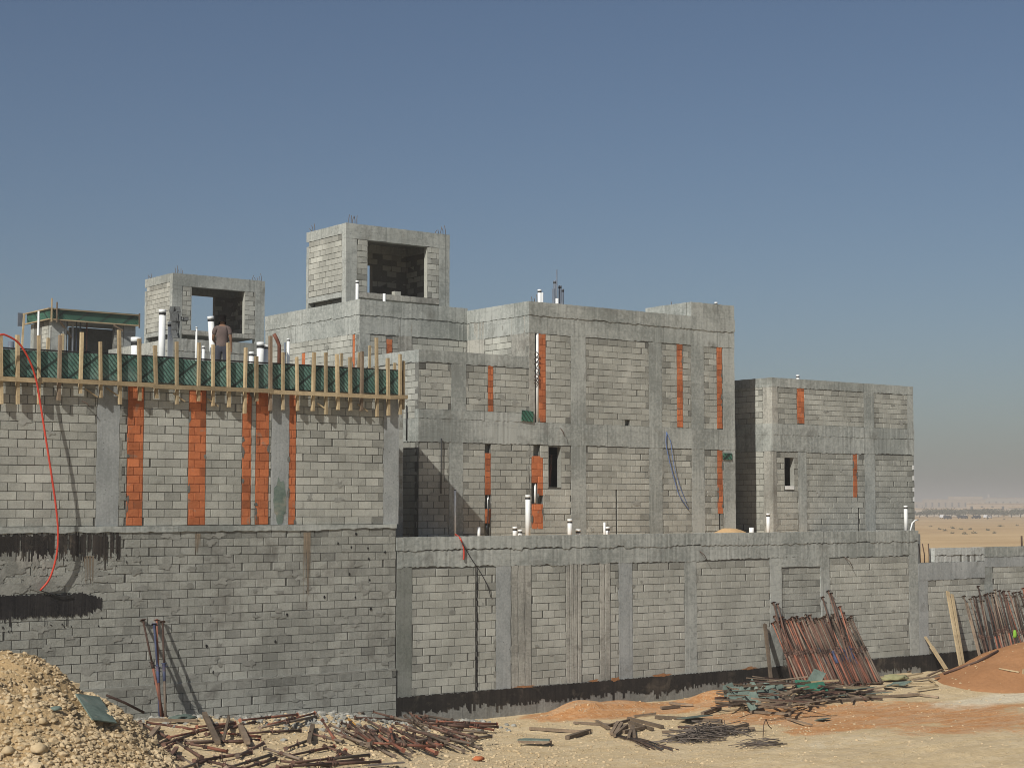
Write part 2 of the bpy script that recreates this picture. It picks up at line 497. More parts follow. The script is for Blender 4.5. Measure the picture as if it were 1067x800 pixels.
def blocks(mb, fr, u0, u1, z0, z1, holes=(), rg=None, bw=.4, bh=.2, edge=.5, gap=.015, gap_edge=.12, spread=.06, mi=1, smear_top=True, dark_patch=.0, damage=.01, bottom=.25):
    rg = rg or R
    n = int(math.ceil((z1 - z0) / bh - .15))
    bhh = (z1 - z0) / n if abs((z1 - z0) / n - bh) < .035 else bh
    ph = rg.random() * bw
    for r in range(n):
        za = z0 + r * bhh
        zb = min(z1, za + bhh)
        if zb - za < .05: continue
        top = r == n - 1
        u = u0 - (ph if r % 2 == 0 else (ph + bw / 2) % bw)
        wob = rg.uniform(-.004, .004)
        while u < u1 - .03:
            a = max(u, u0); b = min(u + bw * rg.uniform(.985, 1.01), u1)
            u += bw
            if b - a < .05: continue
            first = a <= u0 + .001; last = b >= u1 - .001
            segs = [(a, b)]
            for h in holes:
                zm = (za + zb) / 2
                if h[2] < zm < h[3]:
                    ns = []
                    for s0, s1 in segs:
                        if h[1] <= s0 or h[0] >= s1: ns.append((s0, s1)); continue
                        if s0 < h[0] - .04: ns.append((s0, h[0]))
                        if s1 > h[1] + .04: ns.append((h[1], s1))
                    segs = ns
            for s0, s1 in segs:
                if rg.random() < damage * .02: continue
                t = max(-.25, min(.22, rg.gauss(.02, spread * 1.3)))
                half = (s1 - s0) < bw * .7
                if first or last:
                    if rg.random() < edge: t -= rg.uniform(.14, .36)
                if half and rg.random() < .3: t -= .12
                if top and smear_top and rg.random() < .75: t -= rg.uniform(.12, .3)
                if r == 0 and rg.random() < bottom: t -= .15
                j = rg.uniform(.0045, .008)
                ja = j * 1.25 + (rg.uniform(.015, .05) if rg.random() < (gap_edge if (first or last) else gap) else 0)
                jb = j * 1.25 + (rg.uniform(.012, .03) if rg.random() < (gap_edge if last else gap) else 0)
                jt = j * .8; jbm = j * .8 + rg.uniform(0, .002)
                A = s0 + ja; B = s1 - jb
                if B - A < .03: continue
                C = za + jbm + wob; D = zb - jt + wob
                d = rg.uniform(-.004, .004)
                w = lambda: rg.uniform(-.0035, .0035)
                outer = [(A, C), (B, C), (B, D), (A, D)]
                ins = .0035
                inner = [(A + ins + w(), C + ins + w()), (B - ins + w(), C + ins + w()), (B - ins + w(), D - ins + w()), (A + ins + w(), D - ins + w())]
                tilt = [d + rg.uniform(-.002, .002) for k in range(4)]
                iv = [fr.p(p[0], p[1], tilt[k]) for k, p in enumerate(inner)]
                ov = [fr.p(p[0], p[1], -.016) for p in outer]
                if rg.random() < damage * 2.2:      # a chipped corner
                    k = rg.randrange(4); c = rg.uniform(.03, .08)
                    cx = inner[k][0] + (c if k in (0, 3) else -c); cz = inner[k][1] + (c * .7 if k in (0, 1) else -c * .7)
                    p1 = fr.p(cx, inner[k][1], tilt[k]); p2 = fr.p(inner[k][0], cz, tilt[k])
                    seq = (p2, p1) if k in (0, 2) else (p1, p2)
                    poly = iv[:k] + list(seq) + iv[k + 1:]
                    mb.face(poly, t, mi)
                    mb.face([p1, p2, fr.p(inner[k][0], inner[k][1], -.0145)], t - .1, mi)
                else:
                    mb.face(iv, t, mi)
                for k in range(4):
                    k2 = (k + 1) % 4
                    mb.face([ov[k], ov[k2], iv[k2], iv[k]], t - .05, mi)


def blob(mb, fr, u, z, ru, rz, d, mi, rg, n=14, tone=0.0, rag=.35):
    """a flat irregular patch of mortar"""
    pts = []
    for k in range(n):
        a = 2 * math.pi * k / n
        q = 1 + rg.uniform(-rag, rag)
        pts.append(fr.p(u + math.cos(a) * ru * q, z + math.sin(a) * rz * q, d))
    c = fr.p(u, z, d + .0003)
    for k in range(n): mb.face([pts[k], pts[(k + 1) % n], c], tone, mi)


def rough_beam(mb, fr, u0, u1, z0, z1, d0, d1, rg, jz=.014, jt=.006, mi=0, seg=.13, jd=.004):
    n = max(2, int((u1 - u0) / seg))
    vs = []
    off = 0
    for i in range(n + 1):
        u = u0 + (u1 - u0) * i / n
        if rg.random() < .12: off = rg.uniform(-jz, jz) * .8
        a = z0 + off + rg.uniform(-jz, jz) * .6
        b = z1 + rg.uniform(-jt, jt)
        d = d1 + rg.uniform(-jd, 0) * 2
        vs += [fr.p(u, a, d), fr.p(u, b, d), fr.p(u, b, d0), fr.p(u, a, d0)]
    fs = []
    for i in range(n):
        for k in range(4):
            k2 = (k + 1) % 4
            fs.append((i * 4 + k, i * 4 + k2, (i + 1) * 4 + k2, (i + 1) * 4 + k))
    fs.append((0, 3, 2, 1)); fs.append((n * 4, n * 4 + 1, n * 4 + 2, n * 4 + 3))
    mb.poly(vs, fs, 0, mi)


def rough_col(mb, fr, u0, u1, z0, z1, d0, d1, rg, j=.008, mi=0, seg=.16, ju=None):
    n = max(2, int((z1 - z0) / seg))
    vs = []
    for i in range(n + 1):
        z = z0 + (z1 - z0) * i / n
        a = u0 + rg.uniform(-j, j); b = u1 + rg.uniform(-j, j)
        d = d1 + rg.uniform(-.003, 0)
        vs += [fr.p(a, z, d), fr.p(b, z, d), fr.p(b, z, d0), fr.p(a, z, d0)]
    fs = []
    for i in range(n):
        for k in range(4):
            k2 = (k + 1) % 4
            fs.append((i * 4 + k, i * 4 + k2, (i + 1) * 4 + k2, (i + 1) * 4 + k))
    fs.append((0, 3, 2, 1)); fs.append((n * 4, n * 4 + 1, n * 4 + 2, n * 4 + 3))
    mb.poly(vs, fs, 0, mi)


def complement(a, b, ivs):
    ivs = sorted(i[:2] for i in ivs)
    out = []; c = a
    for s, e in ivs:
        if s > c + .02: out.append((c, min(s, b)))
        c = max(c, e)
    if c < b - .02: out.append((c, b))
    return [(s, e) for s, e in out if e - s > .03]


def facade(parent, fr, L, z0, z1, cols=(), beams=(), holes=(), clays=(), seed=1, th=.2, wall=None, mats=('mortar', 'block'), bm='conc',
           smears=6, u_start=0.0, spread=.06, edge=.62, gap=.015, gap_edge=.12, col_d=.008, beam_d=.016, zref=None, jz=.026, damage=.01, pads=True, inner=True):
    """one face of a house: backing + blocks (one wall mesh), each column, each beam, each strip of clay blocks its own part.
    cols: (u0,u1[,material[,build,z0,z1]]); beams: (z0,z1[,material,d,u0,u1]); holes/clays: (u0,u1,z0,z1)"""
    rg = random.Random(seed)
    mb = wall if wall is not None else MB()
    core(mb, fr, u_start, L, z0, z1, th, holes)
    bl_holes = list(holes) + [c for c in clays]
    zb = complement(z0, z1, [b for b in beams if len(b) < 5])
    for (za, zc) in zb:
        for (ua, uc) in complement(0, L, [c for c in cols if len(c) < 5 or (c[4] < zc - .1 and c[5] > za + .1)]):
            blocks(mb, fr, ua, uc, za, zc - (.022 if zc < z1 - .05 else 0), bl_holes, rg, spread=spread, edge=edge, gap=gap, gap_edge=gap_edge, damage=damage)
            if pads:                                          # mortar pads smeared along the columns and under the beam
                for e in (ua, uc):
                    z = za + rg.uniform(.1, .5)
                    while z < zc - .1:
                        if rg.random() < .5 and not any(h[0] - .1 < e < h[1] + .1 and h[2] - .1 < z < h[3] + .1 for h in bl_holes):
                            blob(mb, fr, e + (.03 if e == ua else -.03), z, rg.uniform(.03, .05), rg.uniform(.08, .22), .0045 + rg.random() * .001, 2, rg)
                        z += rg.uniform(.3, .8)
                for k in range(int((uc - ua) * smears / 4 + rg.random())):
                    u = rg.uniform(ua + .2, uc - .2) if uc - ua > .5 else (ua + uc) / 2
                    z = rg.uniform(za + .15, zc - .15)
                    if any(h[0] - .3 < u < h[1] + .3 and h[2] - .2 < z < h[3] + .2 for h in bl_holes): continue
                    blob(mb, fr, u, z, rg.uniform(.05, .16), rg.uniform(.04, .10), .0062 + rg.random() * .001, 2, rg, tone=rg.uniform(.0, .35), rag=.5)
    if wall is None:
        mb.build('wall', [mats[0], mats[1], 'smear'], parent)
    for c in cols:
        m = c[2] if len(c) > 2 and c[2] else 'conc'
        if len(c) > 3 and not c[3]: continue
        ca, cb = (c[4], c[5]) if len(c) > 5 else (z0, z1)
        cmb = MB(); rough_col(cmb, fr, c[0], c[1], ca, cb, -th + .01, col_d, rg)
        cmb.build('column', m, parent)
    for b in beams:
        m = b[2] if len(b) > 2 and b[2] else bm
        d = b[3] if len(b) > 3 and b[3] is not None else beam_d
        ua, ub = (b[4], b[5]) if len(b) > 5 else (-d, L + d)
        bmb = MB(); rough_beam(bmb, fr, ua, ub, b[0], b[1], -th + .015, d, rg, jz=jz, seg=.08)
        bmb.build('beam', m, parent)
    for c in clays:
        cb = MB()
        rough_col(cb, fr, c[0] + .005, c[1] - .005, c[2], c[3], -.1, -.009, rg, j=.004, mi=1)
        blocks(cb, fr, c[0], c[1], c[2], c[3], (), rg, bw=.30 if c[1] - c[0] > .35 else .4, bh=.2, mi=1, spread=.09, edge=.1, gap=.0, gap_edge=.03, smear_top=False, damage=.012)
        z = c[2]
        while z < c[3] - .1:
            if rg.random() < .3: blob(cb, fr, rg.choice((c[0] + .02, c[1] - .02)), z, rg.uniform(.02, .05), rg.uniform(.05, .16), .0062 + rg.random() * .001, 0, rg)
            z += rg.uniform(.15, .45)
        cb.build('clay_strip', ['mortar', 'clay'], parent)
    return mb


def rebar_sprouts(parent, pts, hmin=.25, hmax=.55, r=.011, rg=R):
    mb = MB()
    for p in pts:
        h = rg.uniform(hmin, hmax)
        p = Vector(p)
        mb.tube([p - Vector((0, 0, .1)), p + Vector((rg.uniform(-.02, .02), 0, h * .5)), p + Vector((rg.uniform(-.06, .06), rg.uniform(-.05, .05), h))], r, 5)
    return mb.build('rebar', 'rebar_grey', parent)

def reveal(parent, fr, h, th=.2, mat='smear'):
    for a in ((h[0], h[0] + .012, h[2] + .012, h[3] - .012), (h[1] - .012, h[1], h[2] + .012, h[3] - .012), (h[0], h[1], h[2], h[2] + .012), (h[0], h[1], h[3] - .012, h[3])):
        m = MB(); fbox(m, fr, *a, -th + .004, -.004); m.build('reveal', mat, parent)


# ------------------------------------------------------------------ ground sheet
def axis(lo, a, b, hi, fine):
    out = []
    v = a
    while v < b: out.append(v); v += fine
    st = fine
    w = b
    while w < hi: out.append(w); st *= 1.35; w += st
    out.append(hi)
    st = fine; w = a - fine
    pre = []
    while w > lo: pre.append(w); st *= 1.35; w -= st
    pre.append(lo)
    return pre[::-1] + out


def build_ground():
    xs = axis(-9000, 8, 52, 14000, .14)
    ys = axis(-4000, 22, 36.4, 14000, .13)
    nx, ny = len(xs), len(ys)
    vs = []; org = []; pale = []; rub = []; far = []
    for y in ys:
        for x in xs:
            vs.append((x, y, ground(x, y)))
            dist = math.hypot(x, y)
            far.append(sstep(62, 80, dist))
            o = max(gauss2(x, y, 28.9, 35.0, 1.8, .9), gauss2(x, y, 31.0, 35.1, 2.2, .85), gauss2(x, y, 34.3, 34.8, 1.7, .9)) * 1.5
            o += 1.1 * gauss2(x, y, 36.8, 30.2, 3.0, 1.9) + .9 * gauss2(x, y, 32.8, 31.9, 3.0, 1.7) + .62 * gauss2(x, y, 36, 27.2, 5.0, 1.5) + .5 * gauss2(x, y, 43, 29.5, 4, .7) + .55 * gauss2(x, y, 32, 29.3, 2.0, .8)
            org.append(min(1.5, o))
            p = .9 * gauss2(x, y, 41.5, 30.6, 4.5, 1.2) + .8 * sstep(32, 36, x) * (1 - sstep(24.2, 26.5, y)) + .5 * gauss2(x, y, 30, 27.5, 4, 1.5)
            pale.append(p)
            rub.append((1 - sstep(23, 31, x)) * .9 + .25 + .5 * gauss2(x, y, 30, 30, 3, 2))
    fs = []
    for j in range(ny - 1):
        for i in range(nx - 1):
            a = j * nx + i
            fs.append((a, a + 1, a + nx + 1, a + nx))
    me = bpy.data.meshes.new('ground')
    me.from_pydata(vs, [], fs)
    me.materials.append(MAT['ground'])
    for nm, arr in (('orange', org), ('pale', pale), ('rubble', rub), ('far', far)):
        a = me.attributes.new(nm, 'FLOAT', 'POINT'); a.data.foreach_set('value', arr)
    me.polygons.foreach_set('use_smooth', [True] * len(fs))
    o = bpy.data.objects.new('ground', me); COL.objects.link(o)
    tag(o, kind='structure')


build_ground()

# ------------------------------------------------------------------ street wall: three lengths
def street_wall_long():
    x0 = fx(413.5, 640, YW); x1 = fx(957, 620, YW)
    L = x1 - x0
    root = empty('boundary_wall', (x0, YW, GZ), 'long grey boundary wall with concrete piers and beam, leaning props in front', 'wall')
    fr = front(x0, YW)
    U = lambda px, py=650: fx(px, py, YW) - x0
    zt = fz(500, 558.5, YW)
    zmid = fz(500, 572.5, YW)
    zb = fz(500, 590, YW)
    zf = -4.82
    cols = [(0, U(429), 'conc_dark'), (U(517), U(532), 'conc_blue'), (U(645), U(659), 'conc_blue'), (U(714), U(726), 'conc'), (U(803), U(815), 'conc'), (U(856), U(865), 'conc'), (U(948), L, 'conc')]
    beams = [(zmid + .01, zt, 'conc', .03), (zb, zmid, 'conc', .014)]
    inf = (U(815), U(856), zf, zb)
    groove = [(U(533), U(554)), (U(590), U(606)), (U(625), U(636))]
    rg = random.Random(5)
    mb = MB()
    infh = (U(815), U(856), zf, fz(835, 590, YW))
    core(mb, fr, 0, L, GZ - .6, zt, .2, [infh])
    core(mb, FR(x0, YW + .02, 1, 0, 0, -1), infh[0], infh[1], zf, infh[3], .14)
    holes = [(U(495.5), U(498.0), zf, zb - .06)] + [(a, b, zf, zb) for a, b in groove]
    for ua, uc in complement(0, L, cols):
        if abs(ua - inf[0]) < .1:
            zlin = fz(835, 590, YW)
            blocks(mb, FR(x0, YW + .02, 1, 0, 0, -1), ua, uc, zf, zlin - .03, (), rg, mi=3, spread=.04, smear_top=False, bottom=0, edge=.2)
            continue
        blocks(mb, fr, ua, uc, zf, zb - .03, holes, rg, spread=.035, edge=.25, gap=.06, gap_edge=.4, damage=.02)
        for e in (ua, uc):
            z = zf + .1
            while z < zb - .1:
                if rg.random() < .4: blob(mb, fr, e + (.04 if e == ua else -.04), z, rg.uniform(.03, .06), rg.uniform(.06, .16), .0046 + rg.random() * .001, 2, rg)
                z += rg.uniform(.25, .7)
        for k in range(int((uc - ua) * 2.2)):
            blob(mb, fr, rg.uniform(ua + .15, uc - .15), rg.uniform(zf + .2, zb - .2), rg.uniform(.03, .09), rg.uniform(.03, .07), .0062 + rg.random() * .001, 2, rg, tone=rg.uniform(-.1, .2))
    mb.build('wall', ['mortar', 'block', 'smear', 'block_dark'], root)
    for c in cols:
        cm = MB(); rough_col(cm, fr, c[0], c[1], zf - .05, zb + .02, -.19, .006, rg); cm.build('column', c[2], root)
    for b in beams:
        bm = MB(); rough_beam(bm, fr, -.02 if b[3] > .02 else 0, L + (.02 if b[3] > .02 else 0), b[0], b[1], -.23 if b[3] > .02 else -.19, b[3], rg, jz=.036, seg=.07); bm.build('beam', b[2], root)
    # lintel over the blocked opening
    lm = MB(); rough_beam(lm, fr, inf[0] - .02, inf[1] + .02, fz(835, 590, YW), zb + .03, -.18, .012, rg); lm.build('lintel', 'conc', root)
    # pipe chases plastered over
    for i, (a, b) in enumerate(groove):
        g = MB()
        n = (3, 4, 2)[i]
        fbox(g, fr, a, b, zf, zb, -.12, -.016)
        w = (b - a) / n
        for k in range(n):
            rough_col(g, fr, a + k * w + .012, a + (k + 1) * w - .02, zf, zb, -.11, .008 + .006 * (k % 2), rg, j=.007)
        g.build('plastered_chase', 'conc_warm', root)
    # black tar band at the foot with a ragged lower edge, bare footing below
    fm = MB()
    rough_beam(fm, fr, 0, L, GZ - .5, zf - .001, -.1, .02, rg, jt=.0, jz=.01); fm.build('footing', 'foot', root)
    tb = MB()
    u = 0.0
    while u < L:
        w = rg.uniform(.03, .09)
        zlow = -5.22 + .10 * mnoise.noise((u * .6, 0, 4)) + rg.uniform(-.07, .06) - (.14 if rg.random() < .08 else 0)
        tb.face([fr.p(u, zlow, .0245), fr.p(u + w + .002, zlow + rg.uniform(-.03, .03), .0245), fr.p(u + w + .002, zf + rg.uniform(-.02, .02), .0245), fr.p(u, zf + rg.uniform(-.02, .02), .0245)], rg.uniform(-.25, .25))
        u += w
    tb.build('tar_band', 'tar_dusty', root)
    # rusty run-off over the tar
    ob = MB()
    for px in (545, 618, 640, 690, 780):
        blob(ob, fr, U(px), zf + .02, rg.uniform(.15, .35), rg.uniform(.03, .06), .0285, 0, rg, n=20, rag=.5)
    ob.build('sand_stain', 'sand_red', root)
    cm = MB(); z = zf + .02; uc_ = U(496.8)
    while z < zb - .1:                               # black strips painting the shade inside a ragged joint
        h_ = rg.uniform(.06, .16); o_ = rg.uniform(-.03, .03); w_ = rg.uniform(.010, .036)
        cm.face([fr.p(uc_ + o_ - w_, z, .0072), fr.p(uc_ + o_ + w_, z + .01, .0072), fr.p(uc_ + o_ + w_ * .8, z + h_, .0072), fr.p(uc_ + o_ - w_ * .8, z + h_ + .01, .0072)], rg.uniform(-.2, .3))
        z += h_ * rg.uniform(.85, 1.1)
    cm.build('joint_shade', 'tar', root)
    return root


street_wall_long()


def street_wall_left():
    x0 = 6.0; x1 = fx(413.0, 640, YW) - .012
    L = x1 - x0
    root = empty('boundary_wall', (x0, YW, GZ), 'dark weathered block wall with two black tar stripes behind the gravel heap', 'wall')
    fr = front(x0, YW)
    U = lambda px, py=620: fx(px, py, YW) - x0
    zt = -.44
    rg = random.Random(11)
    mb = MB()
    core(mb, fr, 0, L, GZ - .5, zt, .25, ())
    zl = -4.10
    blocks(mb, fr, 0, L, zl, zt - .1, (), rg, spread=.075, edge=.4, gap=.04, gap_edge=.3, damage=.03)
    fr2 = FR(x0, YW - .035, 1, 0, 0, -1)
    core(mb, fr2, 0, L, GZ - .5, zl - .01, .06, ())
    blocks(mb, fr2, 0, L, -5.5, zl - .02, (), rg, spread=.05, edge=.4, gap=.03, mi=1, damage=.03)
    # thick mortar smears
    for k in range(230):
        u = rg.uniform(3, L - .1); z = rg.uniform(-5.0, zt - .2)
        f = fr if z > zl + .1 else fr2
        if abs(z - zl) < .12: continue
        blob(mb, f, u, z, rg.uniform(.04, .16), rg.uniform(.03, .08), .0062 + rg.random() * .002, 2, rg, tone=rg.uniform(-.1, .2), rag=.5)
    for k in range(60):      # the rendered zone between the two tar stripes
        u = rg.uniform(5, U(112)); z = rg.uniform(-1.9, -1.05)
        blob(mb, fr, u, z, rg.uniform(.12, .35), rg.uniform(.06, .12), .0064 + rg.random() * .0025, 2, rg, n=18, tone=rg.uniform(-.2, .2))
    for k in range(5):
        blob(mb, fr, U(20 + k * 9 + rg.uniform(-4, 4)), rg.uniform(-1.35, -1.0), rg.uniform(.05, .16), rg.uniform(.08, .25), .0095 + k * .0004, 3, rg, n=18)
    for (px, py) in ((371, 556), (366, 570), (383, 571), (384, 582), (385, 604), (364, 598), (401, 575), (338, 622), (370, 622), (386, 634), (299, 640), (352, 566), (215, 673), (222, 700), (287, 668)):  # flat black discs: the shade inside small holes, painted on
        blob(mb, fr, U(px, py), fz(px, py, YW), rg.uniform(.02, .035), rg.uniform(.03, .045), .0105, 4, rg, n=9)
    mb.build('wall', ['mortar', 'block_dark', 'smear', 'conc_warm', 'tar'], root)
    b = MB(); rough_beam(b, fr, 0, L, zt - .12, zt, -.22, .03, rg, jz=.03); b.build('ledge', 'conc', root)
    b = MB(); rough_beam(b, fr, 0, L, zl - .04, zl + .015, -.1, .042, rg, jz=.025, jt=.015); b.build('mortar_ledge', 'smear', root)

    def tar(zlo, zhi, uend, density, rag, name='tar_stripe'):
        t = MB()
        u = 2.0
        while u < uend:
            w = rg.uniform(.012, .05)
            k = 1.0 if uend - u > .5 else max(.25, (uend - u) / .5)
            mid = (zlo + zhi) / 2; hh = (zhi - zlo) / 2 * (k ** .5 if rag < .1 else 1)
            if rg.random() < density:
                a = mid - hh + rg.uniform(-rag, rag * .6); c = mid + hh + rg.uniform(-rag, rag) * .45
                if rg.random() < .06: a -= rg.uniform(.05, .25)
                dd = .0105 + rg.uniform(0, .003)
                t.face([fr.p(u, a, dd), fr.p(u + w * .8, a + rg.uniform(-.04, .04), dd), fr.p(u + w, c + rg.uniform(-.02, .02), dd), fr.p(u, c, dd)], rg.uniform(-.3, .6))
            u += w * rg.uniform(.75, .95)
        for k in range(60):
            uu = rg.uniform(3, uend + .2); zz = zlo - rg.uniform(0, .3)
            blob(t, fr, uu, zz, rg.uniform(.006, .02), rg.uniform(.008, .035), .0125, 0, rg, n=6)
        t.build(name, 'tar' if density > .9 else 'tar_dusty', root)
    zt0 = zt - .13
    tar(-1.06, zt0 - .03, U(125, 560), .86, .15)
    tar(-2.42, -1.93, U(107, 630), .985, .05)
    rs = MB()                                      # long brown drip mark
    for (px, a, c) in ((318, -.62, -1.9), (320, -.62, -2.6), (92, -1.1, -1.9), (206, -.62, -1.2)):
        u = U(px)
        for k in range(9):
            du = rg.gauss(0, .05); cc = a + (c - a) * rg.uniform(.25, 1.0); ww = rg.uniform(.008, .022); dd = .0108 + k * .00012
            rs.face([fr.p(u + du, cc, dd), fr.p(u + du + ww * .4, cc, dd), fr.p(u + du + ww, a, dd), fr.p(u + du - ww * .3, a, dd)], rg.uniform(-.1, .35))
    rs.build('drip_stain', 'rust_stain', root)
    return root


street_wall_left()


def street_wall_low():
    x0 = fx(957, 620, YW) + .02; x1 = 66.0
    L = x1 - x0
    root = empty('boundary_wall', (x0, YW, GZ), 'lower stepped grey boundary wall behind the orange sand heap', 'wall')
    fr = front(x0, YW)
    U = lambda px, py=600: fx(px, py, YW) - x0
    rg = random.Random(17)
    zt = fz(1045, 569.5, YW); zs = fz(966, 586, YW)
    ust = U(974.5)
    ztop2 = fz(1000, 587, YW)
    zb1 = fz(1000, 603, YW); zb2 = fz(1045, 590, YW)
    umid = U(1026)
    mb = MB()
    core(mb, fr, 0, ust, GZ - .4, zs, .2, ())
    core(mb, fr, ust, L, GZ - .4, zt, .2, ())
    zf = -4.82
    cols = [(0, U(966.5), 'conc_blue'), (umid, U(1034), 'conc')]
    u = U(1034) + 3.2
    while u < L - .5: cols.append((u, u + .4, 'conc')); u += 3.6
    for ua, uc in complement(0, L, cols):
        blocks(mb, fr, ua, uc, zf, zb1 if uc < umid + .1 else zb2, (), rg, spread=.035, edge=.3, gap=.05, gap_edge=.4, damage=.02)
        for k in range(int((uc - ua) * 3)):
            blob(mb, fr, rg.uniform(ua + .05, uc - .05), rg.uniform(zf + .2, zb1 - .3), rg.uniform(.03, .09), rg.uniform(.03, .08), .0062 + rg.random() * .001, 2, rg, tone=rg.uniform(-.1, .2))
    mb.build('wall', ['mortar', 'block', 'smear'], root)
    for c in cols:
        cm = MB(); rough_col(cm, fr, c[0], c[1], zf - .05, (zb1 if c[0] < umid - .1 else zb2) + .02, -.19, .006, rg); cm.build('column', c[2], root)
    bm = MB(); rough_beam(bm, fr, 0, umid, zb1, zs - .01, -.19, .016, rg, jz=.02); bm.build('beam', 'conc_blue', root)
    bm = MB(); rough_beam(bm, fr, ust - .012, umid, zs, (zs + zt) / 2 - .01, -.21, .004, rg, jd=.012, seg=.07); bm.build('beam', 'conc_pale', root)
    bm = MB(); rough_beam(bm, fr, ust - .02, umid, (zs + zt) / 2, zt, -.22, .016, rg, jz=.03, seg=.07); bm.build('beam', 'conc_pale', root)
    bm = MB(); rough_beam(bm, fr, umid + .01, L, zb2, (zb2 + zt) / 2, -.19, .012, rg, jz=.02); bm.build('beam', 'conc_blue', root)
    bm = MB(); rough_beam(bm, fr, umid + .01, L, (zb2 + zt) / 2 + .01, zt, -.22, .02, rg, jz=.02); bm.build('beam', 'conc', root)
    fm = MB(); rough_beam(fm, fr, 0, L, GZ - .4, zf - .001, -.1, .02, rg, jt=0); fm.build('footing', 'foot', root)
    tb = MB(); u = 0.0
    while u < L:
        w = rg.uniform(.03, .09); zl = -5.4 + rg.uniform(-.1, .08)
        tb.face([fr.p(u, zl, .0245), fr.p(u + w + .002, zl, .0245), fr.p(u + w + .002, zf + rg.uniform(-.02, .02), .0245), fr.p(u, zf + rg.uniform(-.02, .02), .0245)], rg.uniform(-.25, .25))
        u += w
    tb.build('tar_band', 'tar_dusty', root)
    rm = MB()
    for px in (959, 963, 968):
        p = at(px, 580, Y=YW + .1)
        rm.tube([(p.x, p.y, zs - .1), (p.x + R.uniform(-.05, .05), p.y, zs + .25), (p.x + R.uniform(-.1, .1), p.y, zs + .62)], .02, 5)
    rm.build('rebar', 'rebar', root)
    p = at(1064.5, 560, Y=YW + .1)
    rm = MB(); rm.tube([(p.x, p.y, zt - .1), (p.x, p.y, zt + .36)], .035, 6); rm.build('steel_stub', 'rebar', root)
    return root


street_wall_low()

# filled yard between the street wall and the houses
ym = MB()
ym.box(24.2, 44.0, YW + .26, 64, GZ - .3, -.93)
ym.box(6.2, 24.19, YW + .3, 64, GZ - .3, -.95)
tag(ym.build('yard_fill', 'sand_tan'), kind='structure')


# ------------------------------------------------------------------ main house and its look-alikes behind
def slab(parent, x0, x1, y0, y1, z0, z1, name='floor_slab', mat='conc'):
    mb = MB(); mb.box(x0, x1, y0, y1, z0, z1); return mb.build(name, mat, parent)


